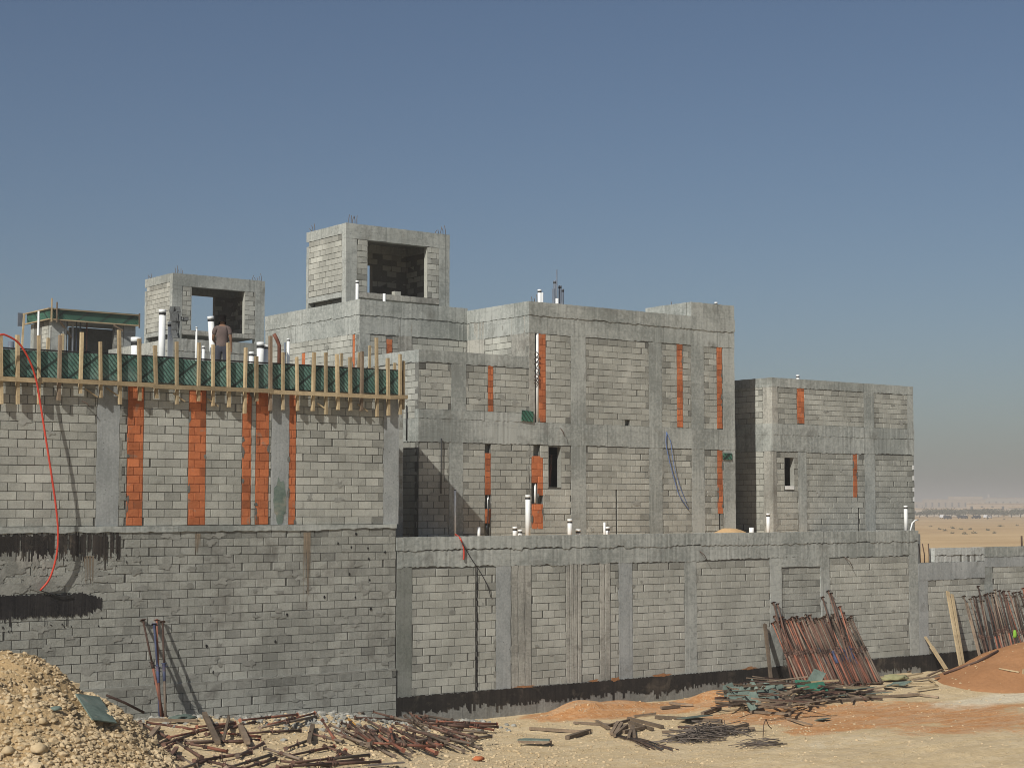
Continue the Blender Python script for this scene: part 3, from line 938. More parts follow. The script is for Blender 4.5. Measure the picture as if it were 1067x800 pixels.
def stair_tower(parent, dx, dy, seed, back_open=(30.85, 31.56), zlow=5.5, otop=8.5):
    """roof-top stair house: part of its house, with its own columns, beams and blocks"""
    X0, X1, Y0, Y1 = 29.0 + dx, 33.2 + dx, 47.5 + dy, 50.1 + dy
    zt, zb = 9.43, 8.93
    rg = random.Random(seed)
    F = front(X0, Y0); Lf = leftf(X0, Y0); Rf = rightf(X1, Y0); B = backf(X0, Y1)
    W = X1 - X0; D = Y1 - Y0
    oz0, oz1 = 7.16, zb
    mb = MB()
    # front: blocks beside the opening
    for (a, b) in ((.44, .84), (3.28, 3.76)):
        core(mb, F, a, b, oz0, zb, .2); blocks(mb, F, a, b, oz0, zb, (), rg, gap=.05, edge=.2, smear_top=False)
    core(mb, Lf, .2, D - .15, oz0 - .02, zb + .16, .2); blocks(mb, Lf, .2, D - .16, oz0, zb + .15, (), rg, edge=.3, spread=.05)
    core(mb, Rf, .2, D - .15, oz0 - .02, zb, .2); blocks(mb, Rf, .3, D - .3, oz0, zb, (), rg)
    core(mb, FR(X0, Y1, 1, 0, 0, 1), .2, W - .2, zlow, zb, .2, [(back_open[0] - 29.0, back_open[1] - 29.0, 7.16, otop)])
    blocks(mb, B, .2, W - .2, 6.9, zb, [(back_open[0] - 29.0, back_open[1] - 29.0, 7.16, otop)], rg)
    blocks(mb, FR(X0, Y1 - .2, 1, 0, 0, -1), .2, W - .2, 7.16, zb, [(back_open[0] - 29.0, back_open[1] - 29.0, 7.16, otop)], rg)
    blocks(mb, FR(X1 - .2, Y0, 0, 1, -1, 0), .2, D - .2, 7.16, zb, (), rg)
    tw = mb.build('stair_tower', ['mortar', 'block', 'smear'], parent)
    for (a, b, mt) in ((0, .43, 'conc'), (W - .43, W, 'conc')):
        c = MB(); rough_col(c, F, a, b, zlow, zb, -.25, .006, rg); c.build('column', mt, tw)
    for a in (0, W - .3):
        c = MB(); rough_col(c, B, a, a + .3, zlow, zb, -.15, .004, rg); c.build('column', 'conc', tw)
    bm = MB(); rough_beam(bm, F, -.006, W + .006, zb, zt, -.25, .012, rg, jz=.012); bm.build('beam', 'conc', tw)
    bm = MB(); rough_beam(bm, Lf, .26, D, zb + .16, zt, -.2, .008, rg, jz=.012); bm.build('beam', 'conc', tw)
    bm = MB(); rough_beam(bm, Rf, .26, D, zb, zt, -.2, .008, rg, jz=.012); bm.build('beam', 'conc', tw)
    bm = MB(); rough_beam(bm, B, .21, W - .21, zb, zt, -.2, .008, rg, jz=.012); bm.build('beam', 'conc', tw)
    bm = MB(); rough_beam(bm, F, .44, W - .44, 6.97, 7.155, -.3, .01, rg, jz=.01); bm.build('sill_beam', 'conc_warm', tw)
    bm = MB(); rough_beam(bm, Lf, .26, D - .16, 6.97, 7.135, -.2, .008, rg, jz=.01); bm.build('sill_beam', 'conc', tw)
    s = MB(); s.box(X0 + .2, X1 - .2, Y0 + .26, Y1 - .2, zt - .2, zt - .02); s.build('roof', 'conc', tw)
    for a in (.84, 3.268):
        s = MB(); fbox(s, F, a, a + .012, oz0 + .003, oz1, -.196, -.006); s.build('reveal', 'block', tw)
    # landing and sloping flight seen under the sill
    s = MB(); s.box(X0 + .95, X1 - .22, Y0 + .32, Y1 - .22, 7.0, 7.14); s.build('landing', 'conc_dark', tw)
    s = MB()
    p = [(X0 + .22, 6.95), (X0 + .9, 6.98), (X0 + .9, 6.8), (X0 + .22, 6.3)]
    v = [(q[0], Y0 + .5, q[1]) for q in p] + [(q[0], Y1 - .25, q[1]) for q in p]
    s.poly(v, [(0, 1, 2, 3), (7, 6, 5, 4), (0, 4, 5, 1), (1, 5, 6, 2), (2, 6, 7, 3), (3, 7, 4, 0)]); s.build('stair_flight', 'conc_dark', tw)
    # stray blocks on the sill
    s = MB(); s.box(X0 + 1.95, X0 + 2.2, Y0 + .02, Y0 + .2, 7.157, 7.29); s.build('loose_block', 'block', tw)
    pts = [(X0 + .1 + .08 * k, Y0 + .12, zt) for k in range(1, 6)] + [(X1 - .1 - .1 * k, Y0 + .12, zt) for k in range(5)] + [(X0 + .12, Y1 - .12 - .12 * k, zt) for k in range(3)]
    rs = rebar_sprouts(tw, pts, .12, .34, .011, rg)
    return tw


def main_house():
    X0, XT, X1 = 27.5, 31.6, 40.42
    YB2 = 44.2; YE = 50.2
    z0 = -1.0
    zpar = 6.35; zb2 = 6.43; zlow = 4.62
    root = empty('unfinished_house', (X0, YM, z0), 'large unfinished grey block house with roof stair tower and blue cable', 'house')
    U1 = lambda px, py: fx(px, py, YM) - X0
    U2 = lambda px, py: fx(px, py, YM) - XT
    zq = lambda px, py: fz(px, py, YM)
    b1, b2 = 1.92, 2.60
    rb = 5.37
    # front of the low wing
    cl_n = (U1(505.5, 500), U1(511.5, 500), zq(508, 515.5), zq(508, 472)), (U1(505.5, 500), U1(511.5, 500), zq(508, 545), zq(508, 530)), (U1(508.5, 400), U1(514.2, 400), 2.88, zq(511, 377.5))
    f1 = front(X0, YM)
    chase = [(U1(505.5, 500), U1(511.5, 500), zq(508, 530), zq(508, 515.5)), (U1(505.5, 500), U1(511.5, 500), zq(508, 472), zq(508, 463)), (U1(505.5, 500), U1(511.5, 500), z0, zq(508, 545))]
    facade(root, f1, XT - X0, z0, zlow, cols=[(U1(468, 510), U1(482, 510), 'conc', True, z0, b1), (U1(470.5, 400), U1(485.5, 400), 'conc', True, b2, zlow)],
           beams=[(b1, b2), (b2 + .005, 2.87, 'conc', .022), (4.26, zlow, 'conc', .012)], holes=chase, clays=list(cl_n), seed=21, spread=.05, gap=.03, smears=5)
    # front of the tall wing
    f2 = front(XT, YM)
    L2 = X1 - XT
    win = (U2(571.5, 490), U2(585, 490), zq(578, 508), zq(578, 465))
    cl2 = [(U2(561.5, 400), U2(568.8, 400), b2 + .02, zq(565, 346)),
           (U2(554, 510), U2(566, 510), zq(560, 503), zq(560, 475)),
           (U2(560.2, 510), U2(566, 510), zq(563, 516), zq(563, 503)), (U2(554, 510), U2(566, 510), zq(560, 551), zq(560, 525)),
           (U2(705.5, 400), U2(711.5, 400), b2 + .03, zq(708, 358.5)), (U2(747, 400), U2(752.5, 400), b2 + .03, zq(750, 361)),
           (U2(747.7, 500), U2(753.3, 500), zq(750, 535), b1 - .01)]
    ch2 = [(U2(557.5, 400), U2(561.3, 400), b2, rb), (U2(554, 510), U2(560, 510), zq(557, 525), zq(557, 503)), (U2(560.2, 510), U2(566, 510), zq(563, 525), zq(563, 516)),
           (U2(556, 460), U2(563, 460), zq(560, 475), b1), (U2(641.8, 530), U2(643.2, 530), z0, zq(642, 510)), (U2(651.5, 440), U2(656.5, 440), zq(654, 443.5), zq(654, 437)),
           (U2(749.5, 540), U2(751, 540), z0, zq(750, 535))]
    c2 = [(-.004, U2(557.3, 400), 'conc_warm', True, b2, rb), (U2(595, 400), U2(610.3, 400), 'conc', True, z0, rb), (U2(676.3, 400), U2(689.5, 400), 'conc', True, z0, rb), (U2(720.5, 400), U2(733.3, 400), 'conc', True, z0, rb),
          (U2(753.5, 400), L2 + .004, 'conc', True, z0, rb)]
    facade(root, f2, L2, z0, zpar - .02, cols=c2, beams=[(b1, b2), (rb, 5.92, 'conc', .012), (5.925, zpar, 'conc', .03)], holes=[win] + ch2, clays=cl2, seed=22, spread=.055, gap=.02, smears=5, jz=.022)
    reveal(root, f2, win)
    # dark backing inside the open chases and window prop
    for h in ch2 + chase:
        pass
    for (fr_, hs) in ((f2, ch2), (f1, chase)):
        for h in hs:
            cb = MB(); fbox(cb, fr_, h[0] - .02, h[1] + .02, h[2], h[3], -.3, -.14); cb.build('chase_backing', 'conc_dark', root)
    pp = MB(); xw = XT + (win[0] + win[1]) / 2 + .12
    pp.tube([(xw, YM + .45, win[2] - .1), (xw + .05, YM + .4, win[3] - .25)], .04, 8); pp.build('window_prop', 'rust_red', root)
    # left faces
    l1 = leftf(X0, YM)
    facade(root, l1, YB2 - YM, z0, zlow, cols=[(0, .02, 'conc', False)], beams=[(b1, b2), (4.26, zlow, 'conc', .012)], seed=23, u_start=.2, gap=.04)
    l2 = FR(X0, YB2, 0, 1, -1, 0)
    facade(root, l2, YE - YB2, z0, zb2 - .02, cols=[(5.6, 6.0, 'conc')], beams=[(b1, b2), (rb, 5.95, 'conc', .012, .2, 6.0), (5.955, zb2, 'conc', .03, -.03, 6.0)],
           clays=[(.28, .42, 2.7, rb - .01), (3.35, 3.55, 2.7, 5.0)], seed=24, u_start=.2, gap=.02, spread=.05, smears=7, jz=.025)
    # front of the set-back block above the terrace
    f5 = front(X0, YB2)
    facade(root, f5, XT - X0, 2.6, zb2 - .02, cols=[(0, .38, 'conc'), (1.45, 1.95, 'conc_warm')], beams=[(rb, 5.95, 'conc', .012), (5.955, zb2, 'conc', .03, -.03, XT - X0)],
           clays=[(1.0, 1.22, 2.7, rb - .12)], seed=25, u_start=0, gap=.05, smears=9)
    # left face of the tall wing above the terrace
    l4 = leftf(XT, YM)
    facade(root, l4, YB2 - YM, 2.6, zpar - .02, cols=[(.2, .9, 'conc_warm'), (2.35, 3.28, 'conc_warm')], beams=[(rb, 5.92, 'conc', .012, .02, YB2 - YM), (5.925, zpar, 'conc', .03, .02, YB2 - YM)],
           seed=26, u_start=.2, gap=.02, jz=.02)
    # right and rear faces
    facade(root, rightf(X1, YM), YE - YM, z0, zpar - .02, cols=[(3.2, 3.6), (6.6, 7.0)], beams=[(b1, b2, None, None, .25, YE - YM), (rb, 5.92, 'conc', .012, .25, YE - YM), (5.925, zpar, 'conc', .03, .25, YE - YM)], seed=27, u_start=.2, pads=False)
    facade(root, backf(X0, YE), X1 - X0, z0, zpar - .02, cols=[(3, 3.4), (7, 7.4), (10, 10.4)], beams=[(b1, b2, None, None, .2, X1 - X0 - .2), (rb, zpar - .03, 'conc', .012, .2, X1 - X0 - .2)], seed=28, u_start=.2, pads=False)
    # raised parapet box at the right corner
    xr = at(720, 330, Y=YM).x; zr = fz(720, 314.5, YM)
    for nm, args in (('a', (front(xr, YM), 0, X1 - xr)), ('b', (leftf(xr, YM), .21, 2.25)), ('c', (backf(xr, YM + 2.25), .2, X1 - xr - .2)), ('d', (rightf(X1, YM), .21, 2.25))):
        m = MB(); rough_beam(m, args[0], args[1], args[2], zpar + .004, zr, -.2, .028, R, jz=.004, jt=.008); m.build('parapet', 'conc', root)
    # slabs
    slab(root, X0 + .2, XT, YM + .2, YB2, 2.45, 2.9, 'terrace_slab')
    slab(root, XT + .2, X1 - .2, YM + .2, YE - .2, 5.4, 5.62, 'roof_slab')
    slab(root, X0 + .2, XT + .19, YB2 + .2, YE - .2, 5.4, 5.62, 'roof_slab')
    slab(root, X0 + .2, X1 - .2, YM + .21, YE - .21, 1.95, 2.44, 'floor_slab')
    stair_tower(root, 0, 0, 31)
    # steel brackets on the white pipe in the chase are dark loops
    br = MB()
    for py in (368, 373, 378, 385, 391, 395, 398):
        z = zq(559, py); u = XT + U2(558.6, 385)
        br.tube([(u - .1, YM - .03, z - .05), (u - .02, YM - .06, z + .03), (u + .08, YM - .04, z - .04), (u + .02, YM - .05, z - .09)], .014, 5)
    br.build('pipe_bracket', 'rebar', root)
    # short rebar and bent ties standing out of the columns
    rebar_sprouts(root, [(XT + .2 + k * .1, YM + .12, zpar) for k in range(3)] + [(at(701.5, 315, Y=YM + 2).x, YM + 2.1, zr)], .1, .3, .012)
    gm = MB(); xg = at(548.5, 433, Y=YM).x
    gm.bar((xg, YM - .045, zq(548, 439)), (xg + .02, YM - .045, zq(548, 428)), .44, .025, side=(1, 0, 0)); gm.build('formwork_scrap', 'film_far', root)
    gm = MB(); xg = at(757.5, 475, Y=YM).x
    gm.bar((xg, YM - .03, zq(758, 479)), (xg, YM - .03, zq(758, 472)), .42, .02, side=(1, 0, 0)); gm.build('formwork_scrap', 'film_far', root)
    return root


main_house()


def rear_house(dx, dy, label, seed, tower=True):
    X0, X1 = 27.5 + dx, 40.4 + dx; Y0 = 44.2 + dy; Y1 = 50.2 + dy
    root = empty('unfinished_house', (X0, Y0, -1.0), label, 'house')
    facade(root, front(X0, Y0), X1 - X0, -1, 6.4, cols=[(0, .4), (4, 4.4), (8, 8.4)], beams=[(1.92, 2.6), (5.4, 5.95), (5.955, 6.42, 'conc', .03)], seed=seed, pads=False)
    facade(root, leftf(X0, Y0), Y1 - Y0, -1, 6.4, cols=[(5.6, 6)], beams=[(1.92, 2.6, None, None, .2, 6), (5.4, 5.95, None, None, .2, 6), (5.955, 6.42, 'conc', .03, .2, 6)], seed=seed + 1, u_start=.2, pads=False)
    m = MB()
    core(m, rightf(X1, Y0), .2, Y1 - Y0, -1, 6.4, .2); core(m, backf(X0, Y1), .2, X1 - X0 - .2, -1, 6.4, .2)
    blocks(m, rightf(X1, Y0), .2, Y1 - Y0, -1, 6.4); blocks(m, backf(X0, Y1), .2, X1 - X0 - .2, -1, 6.4)
    m.build('wall', ['mortar', 'block', 'smear'], root)
    slab(root, X0 + .2, X1 - .2, Y0 + .2, Y1 - .2, 5.4, 5.62, 'roof_slab')
    if tower: stair_tower(root, dx, dy, seed + 2, back_open=(30.85, 32.12), otop=8.925)
    return root


rear_house(.7, 14.5, 'unfinished grey house whose roof stair tower shows behind the worker', 41)
house3 = rear_house(.9, 29.2, 'distant unfinished house with green formwork on its roof tower', 51, tower=False)


def tower_under_way():
    """the third stair tower: columns poured, deck still in its formwork"""
    Y0 = 76.2; c = at(51.5, 345, Y=Y0); e = at(145.5, 345, Y=Y0)
    X0, X1 = c.x, e.x
    Y1 = Y0 + 2.9
    zt = fz(51.5, 319.5, Y0) - .05; zb = fz(51.5, 333, Y0)
    rg = random.Random(77)
    m = MB()
    F = front(X0 + .15, Y0 + .15); W = X1 - X0 - .3
    core(m, FR(X0 + .15, Y0 + .15, 0, 1, -1, 0), .2, 2.5, 5.5, zb, .2); blocks(m, FR(X0 + .15, Y0 + .15, 0, 1, -1, 0), .3, 1.2, 5.6, zb, (), rg)
    tw = m.build('stair_tower', ['mortar', 'block', 'smear'], house3)
    m = MB(); core(m, F, W - 1.1, W - .62, 5.5, zb, .2); blocks(m, F, W - 1.1, W - .62, 5.6, zb, (), rg); m.build('wall', ['mortar', 'block', 'smear'], tw)
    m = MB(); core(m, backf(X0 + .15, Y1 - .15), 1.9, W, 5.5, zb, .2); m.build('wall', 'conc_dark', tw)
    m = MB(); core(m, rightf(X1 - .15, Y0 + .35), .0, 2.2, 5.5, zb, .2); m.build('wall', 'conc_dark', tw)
    for (a, b, mt) in ((0, .75, 'conc'), (W - .6, W, 'conc_blue')):
        cc = MB(); rough_col(cc, F, a, b, 5.5, zb, -.3, .006, rg); cc.build('column', mt, tw)
    cc = MB(); rough_col(cc, FR(X0 + .15, Y0 + .15, 0, 1, -1, 0), 2.2, 2.6, 5.5, zb, -.3, .006, rg); cc.build('column', 'conc', tw)
    s = MB(); s.box(X0 + .1, X1 - .1, Y0 + .1, Y1 - .1, zb + .06, zt - .12); s.build('roof_slab', 'conc', tw)
    # formwork
    root = empty('deck_formwork', (X0, Y0, zb), 'bright green roof formwork with timber rails on the distant roof tower', 'formwork')
    p = MB(); fbox(p, front(X0, Y0), 0, X1 - X0, zb, zt, -.02, .0); p.build('form_panel', 'film_far', root)
    p = MB(); fbox(p, FR(X0, Y0, 0, 1, -1, 0), .021, 2.9, zb, zt, -.02, .0); p.build('form_panel', 'film_far', root)
    p = MB(); fbox(p, FR(X1, Y0, 0, 1, 1, 0), .021, 2.9, zb, zt, -.02, .0); p.build('form_panel', 'film_far', root)
    for z in (zt - .04, zb + .02):
        p = MB(); p.bar((X0 - .1, Y0 - .06, z), (X1 - .05, Y0 - .06, z - .02), .055, .08, side=(0, 0, 1)); p.build('form_rail', 'wood', root)
        p = MB(); p.bar((X0 - .06, Y0 - .02, z), (X0 - .06, Y0 + 3.6, z + .02), .055, .08, side=(0, 0, 1)); p.build('form_rail', 'wood', root)
    for k in range(5):
        x = X0 + .3 + k * 1.05
        p = MB(); p.bar((x, Y0 - .12, zt + .03 + (.25 if k == 0 else 0)), (x, Y0 - .12, zb - .12), .05, .08, side=(1, 0, 0))
        if k in (0, 4): p.build('form_stud', 'wood_old', root)
    p = MB(); p.bar((X0 + .05, Y0 - .1, zt + .45), (X0 + .05, Y0 - .1, zb - .1), .06, .06); p.build('form_stud', 'wood', root)
    p = MB(); p.bar((X0 + .5, Y0 - .05, zb - .05), (X0 + 1.3, Y0 + .5, zb - .75), .08, .08); p.build('form_brace', 'wood_old', root)
    p = MB(); p.bar((X1 - 1.4, Y0 - .05, zb - .05), (X1 - .9, Y0 - .05, zb - .3), .08, .08); p.build('form_brace', 'wood_old', root)
    p = MB(); p.box(X0 - .33, X0 - .08, Y0 + 3.2, Y0 + 3.26, zb - .05, zb + .6); p.build('form_panel', 'grey_pipe', root)
    p = MB(); p.bar((X0 - .1, Y0 + 3.0, zt), (X0 - .35, Y0 + 2.6, zt - 2.1), .09, .06); p.build('form_brace', 'wood', root)
    # shoring posts beneath the deck
    for k, (px, mt) in enumerate(((39.5, 'pvc'), (78, 'pvc'), (82, 'grey_pipe'), (72, 'grey_pipe'), (86, 'grey_pipe'), (92.8, 'rust_red'))):
        x = fx(px, 355, Y0 + (.3 if px > 45 else -.12))
        p = MB(); yy = Y0 + (.6 if px > 45 else -.14); p.tube([(x, yy, 5.5), (x, yy, zb + (.05 if px > 45 else .35))], .05 if k < 2 else .035, 6); p.build('shoring_post', mt, root)


tower_under_way()


def right_house():
    X0 = at(805, 470, Y=YM).x; X1 = at(952.3, 480, Y=YM).x
    YE = YM + 8.5; z0 = -1.0; zt = 4.48
    root = empty('unfinished_house', (X0, YM, z0), 'separate lower grey block house with one slit window, desert beside it', 'house')
    U = lambda px, py=480: fx(px, py, YM) - X0
    zq = lambda px, py: fz(px, py, YM)
    f = front(X0, YM); L = X1 - X0
    win = (U(817.3), U(827.5), zq(822, 510), zq(822, 476))
    cl = [(U(830.5, 420), U(838.3, 420), 2.92, zq(834, 402)), (U(889, 500), U(893.6, 500), zq(891, 518), zq(891, 472.5))]
    ch = [(U(894.2, 530), U(895.4, 530), z0, zq(894, 530))]
    cols = [(-.004, U(809, 480), 'conc_warm', True, z0, 1.92), (U(832, 500), U(840.3, 500), 'conc', True, z0, 1.92), (U(901, 480), U(911.3, 480), 'conc', True, z0, 4.16), (U(945.5, 430), L + .004, 'conc', True, 2.88, 4.16), (-.004, U(810, 420), 'conc_warm', True, 2.88, 4.16)]
    facade(root, f, L, z0, zt - .02, cols=cols, beams=[(1.92, 2.5), (2.505, 2.88, 'conc', .022), (4.16, zt, 'conc', .012)], holes=[win] + ch, clays=cl, seed=61, spread=.04, gap=.025, smears=5, jz=.025)
    reveal(root, f, win)
    b = MB(); fbox(b, f, U(893), U(897), z0, zq(894, 530), -.3, -.14); b.build('chase_backing', 'conc_dark', root)
    s = MB(); fbox(s, f, win[0] + .06, win[1] - .02, win[2] + .002, win[2] + .13, -.14, .01); s.build('window_sill', 'white_bag', root)
    facade(root, leftf(X0, YM), YE - YM, z0, zt - .02, cols=[(.02, .42, 'conc_warm'), (4, 4.4), (8, 8.5)], beams=[(1.92, 2.5, None, None, .02, YE - YM), (2.505, 2.88, 'conc', .022, .02, YE - YM), (4.16, zt, 'conc', .012, .02, YE - YM)], seed=62, u_start=.2)
    facade(root, rightf(X1, YM), YE - YM, z0, zt - .02, cols=[(4, 4.4), (8, 8.5)], beams=[(1.92, 2.5, None, None, .2, YE - YM), (2.505, 2.88, 'conc', .022, .2, YE - YM), (4.16, zt, 'conc', .012, .2, YE - YM)], seed=63, u_start=.2, pads=False)
    m = MB(); core(m, backf(X0, YE), .2, L - .2, z0, zt - .05, .2); blocks(m, backf(X0, YE), .2, L - .2, z0, zt - .05); m.build('wall', ['mortar', 'block', 'smear'], root)
    slab(root, X0 + .2, X1 - .2, YM + .2, YE - .2, 2.2, 2.6); slab(root, X0 + .2, X1 - .2, YM + .21, YE - .21, 3.9, 4.15, 'roof_slab')
    slab(root, X0 - .3, X1 + .3, YM + .01, YE + .3, GZ - .2, z0 - .001, 'plinth', 'foot')
    # white stubs in the toothing of the right edge
    w = MB()
    for py in (487, 498, 510, 520):
        z = zq(951, py); fbox(w, f, L - .1, L - .01, z - .08, z + .08, .002, .012)
    w.build('edge_block', 'white_bag', root)
    return root


right_house()


def left_house():
    X0 = 8.0; X1 = fx(415.3, 480, YW + .03)
    Y = YW + .03
    root = empty('unfinished_house', (X0, Y, -.45), 'unfinished block house with orange clay strips under the green formwork', 'house')
    U = lambda px, py=470: fx(px, py, Y) - X0
    f = front(X0, Y); L = X1 - X0
    zt = 2.86; z0 = -.435
    cl = []
    for a, b in ((132.5, 149.5), (196.5, 214.5), (252.5, 262), (266.5, 280.5), (300, 308.5)):
        cl.append((U(a), U(b), z0 + .01, zt - .02))
    cols = [(U(101), U(124), 'conc_blue'), (U(283), U(301), 'conc_blue'), (U(400), L, 'conc_blue')]
    facade(root, f, L, z0, zt, cols=cols, beams=[(zt + .005, 3.36, 'conc', .004)], clays=cl, seed=71, spread=.075, edge=.6, gap=.03, gap_edge=.15, smears=6, damage=.03)
    gw = MB()
    rg = random.Random(3)
    # green paint stain at the foot of the second column
    blob(gw, f, U(292), .15, .17, .55, .0125, 0, rg, n=24, rag=.15); gw.build('green_stain', 'green_board', root)
    # right and left flank, rear block
    XR, YR, YE = 25.7, 39.0, 52.0
    facade(root, rightf(X1, Y), YR - Y, z0, 3.36, seed=72, u_start=.2, pads=False)
    facade(root, front(X1, YR), XR - X1, -1, 3.36, beams=[(2.8, 3.36)], seed=73, pads=False)
    facade(root, rightf(XR, YR), YE - YR, -1, 3.36, cols=[(0, .3), (4, 4.4), (8, 8.4)], beams=[(2.8, 3.36, None, None, .0, YE - YR)], seed=74, u_start=.2, pads=False)
    m = MB(); core(m, backf(X0, YE), 0, XR - X0 - .2, -1, 3.36, .2); blocks(m, backf(X0, YE), 0, XR - X0 - .2, -1, 3.36)
    core(m, leftf(X0, Y), .2, YE - Y - .2, -1, 3.36, .2); blocks(m, leftf(X0, Y), .2, YE - Y - .2, -1, 3.36); m.build('wall', ['mortar', 'block', 'smear'], root)
    slab(root, X0 + .21, X1 - .21, Y + .21, YR, 3.1, 3.42, 'roof_slab')
    slab(root, X0 + .21, XR, YR + .001, YE - .21, 3.1, 3.42, 'roof_slab')
    return root


left_house()

# ------------------------------------------------------------------ formwork on the street front
def edge_formwork():
    Y = YW - .02
    xa = 8.0; xb = fx(419.5, 400, Y)
    zt = fz(0, 363, Y) + .0; zb = fz(0, 391, Y)
    root = empty('slab_formwork', (xa, Y, zb), 'green slab edge formwork with many timber studs along the street wall', 'formwork')
    rg = random.Random(9)
    x = xa
    while x < xb - .05:
        e = min(x + 2.4, xb)
        p = MB(); dz = rg.uniform(-.012, .012)
        p.box(x + .004, e - .004, Y - .022, Y, zb + dz, zt + dz); p.build('form_panel', 'film', root)
        x = e
    p = MB(); p.tube([(xa, Y - .01, zt + .015), (fx(200, 375, Y), Y - .01, zt + .018), (xb, Y - .01, zt + .02)], .02, 5); p.build('edge_strip', 'rubber', root)
    x = xa
    while x < xb:
        e = min(x + rg.uniform(2.6, 3.8), xb + .05)
        p = MB(); p.bar((x - .1, Y - .145 - rg.uniform(0, .01), 2.80 + rg.uniform(-.02, .02)), (e, Y - .145 - rg.uniform(0, .01), 2.80 + rg.uniform(-.02, .02)), .10, .05, side=(0, 0, 1), jit=.004)
        p.build('form_rail', 'wood', root); x = e
    studs = [(1, 349, 421), (19, 349, 421), (40, 349.5, 421), (61.5, 349, 417), (84, 346, 410), (105, 356, 414.5), (125, 344, 421), (145, 353, 417.5), (162.5, 360, 415), (184.6, 356, 421), (206.8, 357, 418),
             (221.5, 359, 423), (238.5, 357, 424), (255, 362, 431), (267.5, 371, 418), (282, 350, 428), (294, 367, 427), (310, 372, 428), (326, 367, 428), (340, 367.5, 432), (352, 369, 427), (365, 372, 428), (377, 366, 428), (393, 352, 434), (405, 373, 433), (417.5, 369, 432)]
    for k in range(9): studs.append((-20 - 21 * k, 347 + rg.uniform(-5, 5), 418 + rg.uniform(-5, 5)))
    for i, (px, yt, yb) in enumerate(studs):
        a = at(px + rg.uniform(-.6, .6), yb, Y=Y - .07); b = at(px, yt, Y=Y - .07)
        p = MB()
        w = .064 + rg.uniform(-.008, .01)
        p.bar((a.x, Y - .07, a.z), (b.x + rg.uniform(-.03, .03), Y - .07 + rg.uniform(-.015, .012), b.z), w, .085, side=(1, 0, 0), jit=.005)
        ob = p.build('form_stud', 'wood_old' if i in (3, 15, 22) else 'wood', root)
    for px, yt in ((355.5, 368), (374, 367), (385, 360), (403, 374), (411, 378), (50, 352), (65, 348), (420.3, 376)):       # posts of the far side of the deck edge
        zz = 3.42
        Y2 = Y + 1.2 if px < 415 else Y - .04
        b = at(px, yt, Y=Y2)
        p = MB(); p.bar((b.x, Y2, zz if px < 415 else 2.5), (b.x + .01, Y2, b.z), .065, .05, side=(1, 0, 0), jit=.004)
        p.build('form_post', 'wood', root)
    for (u, z) in ((88, 405), (110, 404), (180, 410), (215, 415), (330, 420), (372, 421)):      # cross ties and scraps under the rail
        a = at(u, z, Y=Y - .02)
        p = MB(); p.bar((a.x, Y - .05, a.z), (a.x + .3, Y - .06, a.z - .18), .03, .03); p.build('form_wedge', 'wood', root)
    return root


edge_formwork()


# ------------------------------------------------------------------ plumbing stubs
def pipe(a, b, r, mat, label, cap=True, coupling=None, group=None, name='plumbing_pipe', pts=None, cat='pipe'):
    a = Vector(a); b = Vector(b)
    m = MB()
    r *= .86
    m.tube(pts or [a - Vector((0, 0, .04)), b], r, 12)
    o = m.build(name, mat, None, origin=a)
    tag(o, label, cat, group)
    if cap and not pts:
        d = (b - a).normalized()
        c = MB(); c.tube([b - d * (r * 1.5), b - d * (r * .8)], r * 1.05, 12)
        k = c.build('rubber_ring', 'rubber', None); k.parent = o
        for v in k.data.vertices: v.co -= a
        c = MB(); c.tube([b - d * (r * .8), b + d * .01], r * 1.07, 12)
        k = c.build('socket', mat, None); k.parent = o
        for v in k.data.vertices: v.co -= a
    return o


def roof_pipe(px, yt, r, mat, label, Y=40.5, zf=3.42, lean=0, cap=True, name='plumbing_pipe'):
    b = at(px, yt, Y=Y)
    a = Vector((b.x + lean, Y, zf))
    return pipe(a, b, r, mat, label, cap, name=name)


roof_pipe(142, 352, .15, 'pvc', 'widest white pipe stub behind the green formwork', 39.5)
roof_pipe(169.2, 323, .105, 'pvc', 'tall thick white pipe standing in front of the roof stair tower', 41)
roof_pipe(177.8, 336, .085, 'pvc', 'white pipe beside the taller one, with grey plastic tied above it', 41.2)
roof_pipe(204.8, 341, .03, 'pvc', 'very thin white pipe in front of the open stair tower sill', 41, name='plumbing_pipe')
roof_pipe(212, 361, .05, 'pvc', 'tiny white pipe stub left of the leaning pipe', 41)
roof_pipe(219.5, 330, .10, 'pvc', 'leaning white pipe next to the worker in the pink shirt', 41.3, lean=.14)
roof_pipe(262, 367, .08, 'pvc', 'short white pipe stub with black ring right of the worker', 41)
roof_pipe(271.5, 357, .12, 'pvc', 'fat white pipe stub between the worker and the bent brown pipe', 41)
roof_pipe(277.8, 360, .075, 'pvc', 'slimmer white pipe touching the fat stub on the deck', 41.1)
roof_pipe(300.5, 353, .05, 'pvc', 'thin pale pipe right of the bent brown pipe', 41.2)
roof_pipe(297, 357, .03, 'grey_pipe', 'thin grey rod beside the thin pale pipe on the deck', 41.3, cap=False)
roof_pipe(11.5, 356, .09, 'grey_pipe', 'short dark blue pipe near the end of the deck by the red hose', 40, cap=False)
b0 = at(291, 360, Y=41); b1 = at(285.5, 348, Y=41)
pipe((b0.x, 41, 3.42), b1, .06, 'rust_red', 'bent brown pipe rising behind the formwork studs', pts=[(b0.x, 41, 3.40), (b0.x, 41, b0.z), ((b0.x * .6 + b1.x * .4), 41, b0.z + .15), (b1.x, 41, b1.z)])
# along the top of the street wall, in the yard
YY = 37.6


def yard_pipe(px, yt, r, label, Y=YY, cap=True, mat='pvc'):
    b = at(px, yt, Y=Y); return pipe((b.x, Y, -.93), b, r, mat, label, cap)


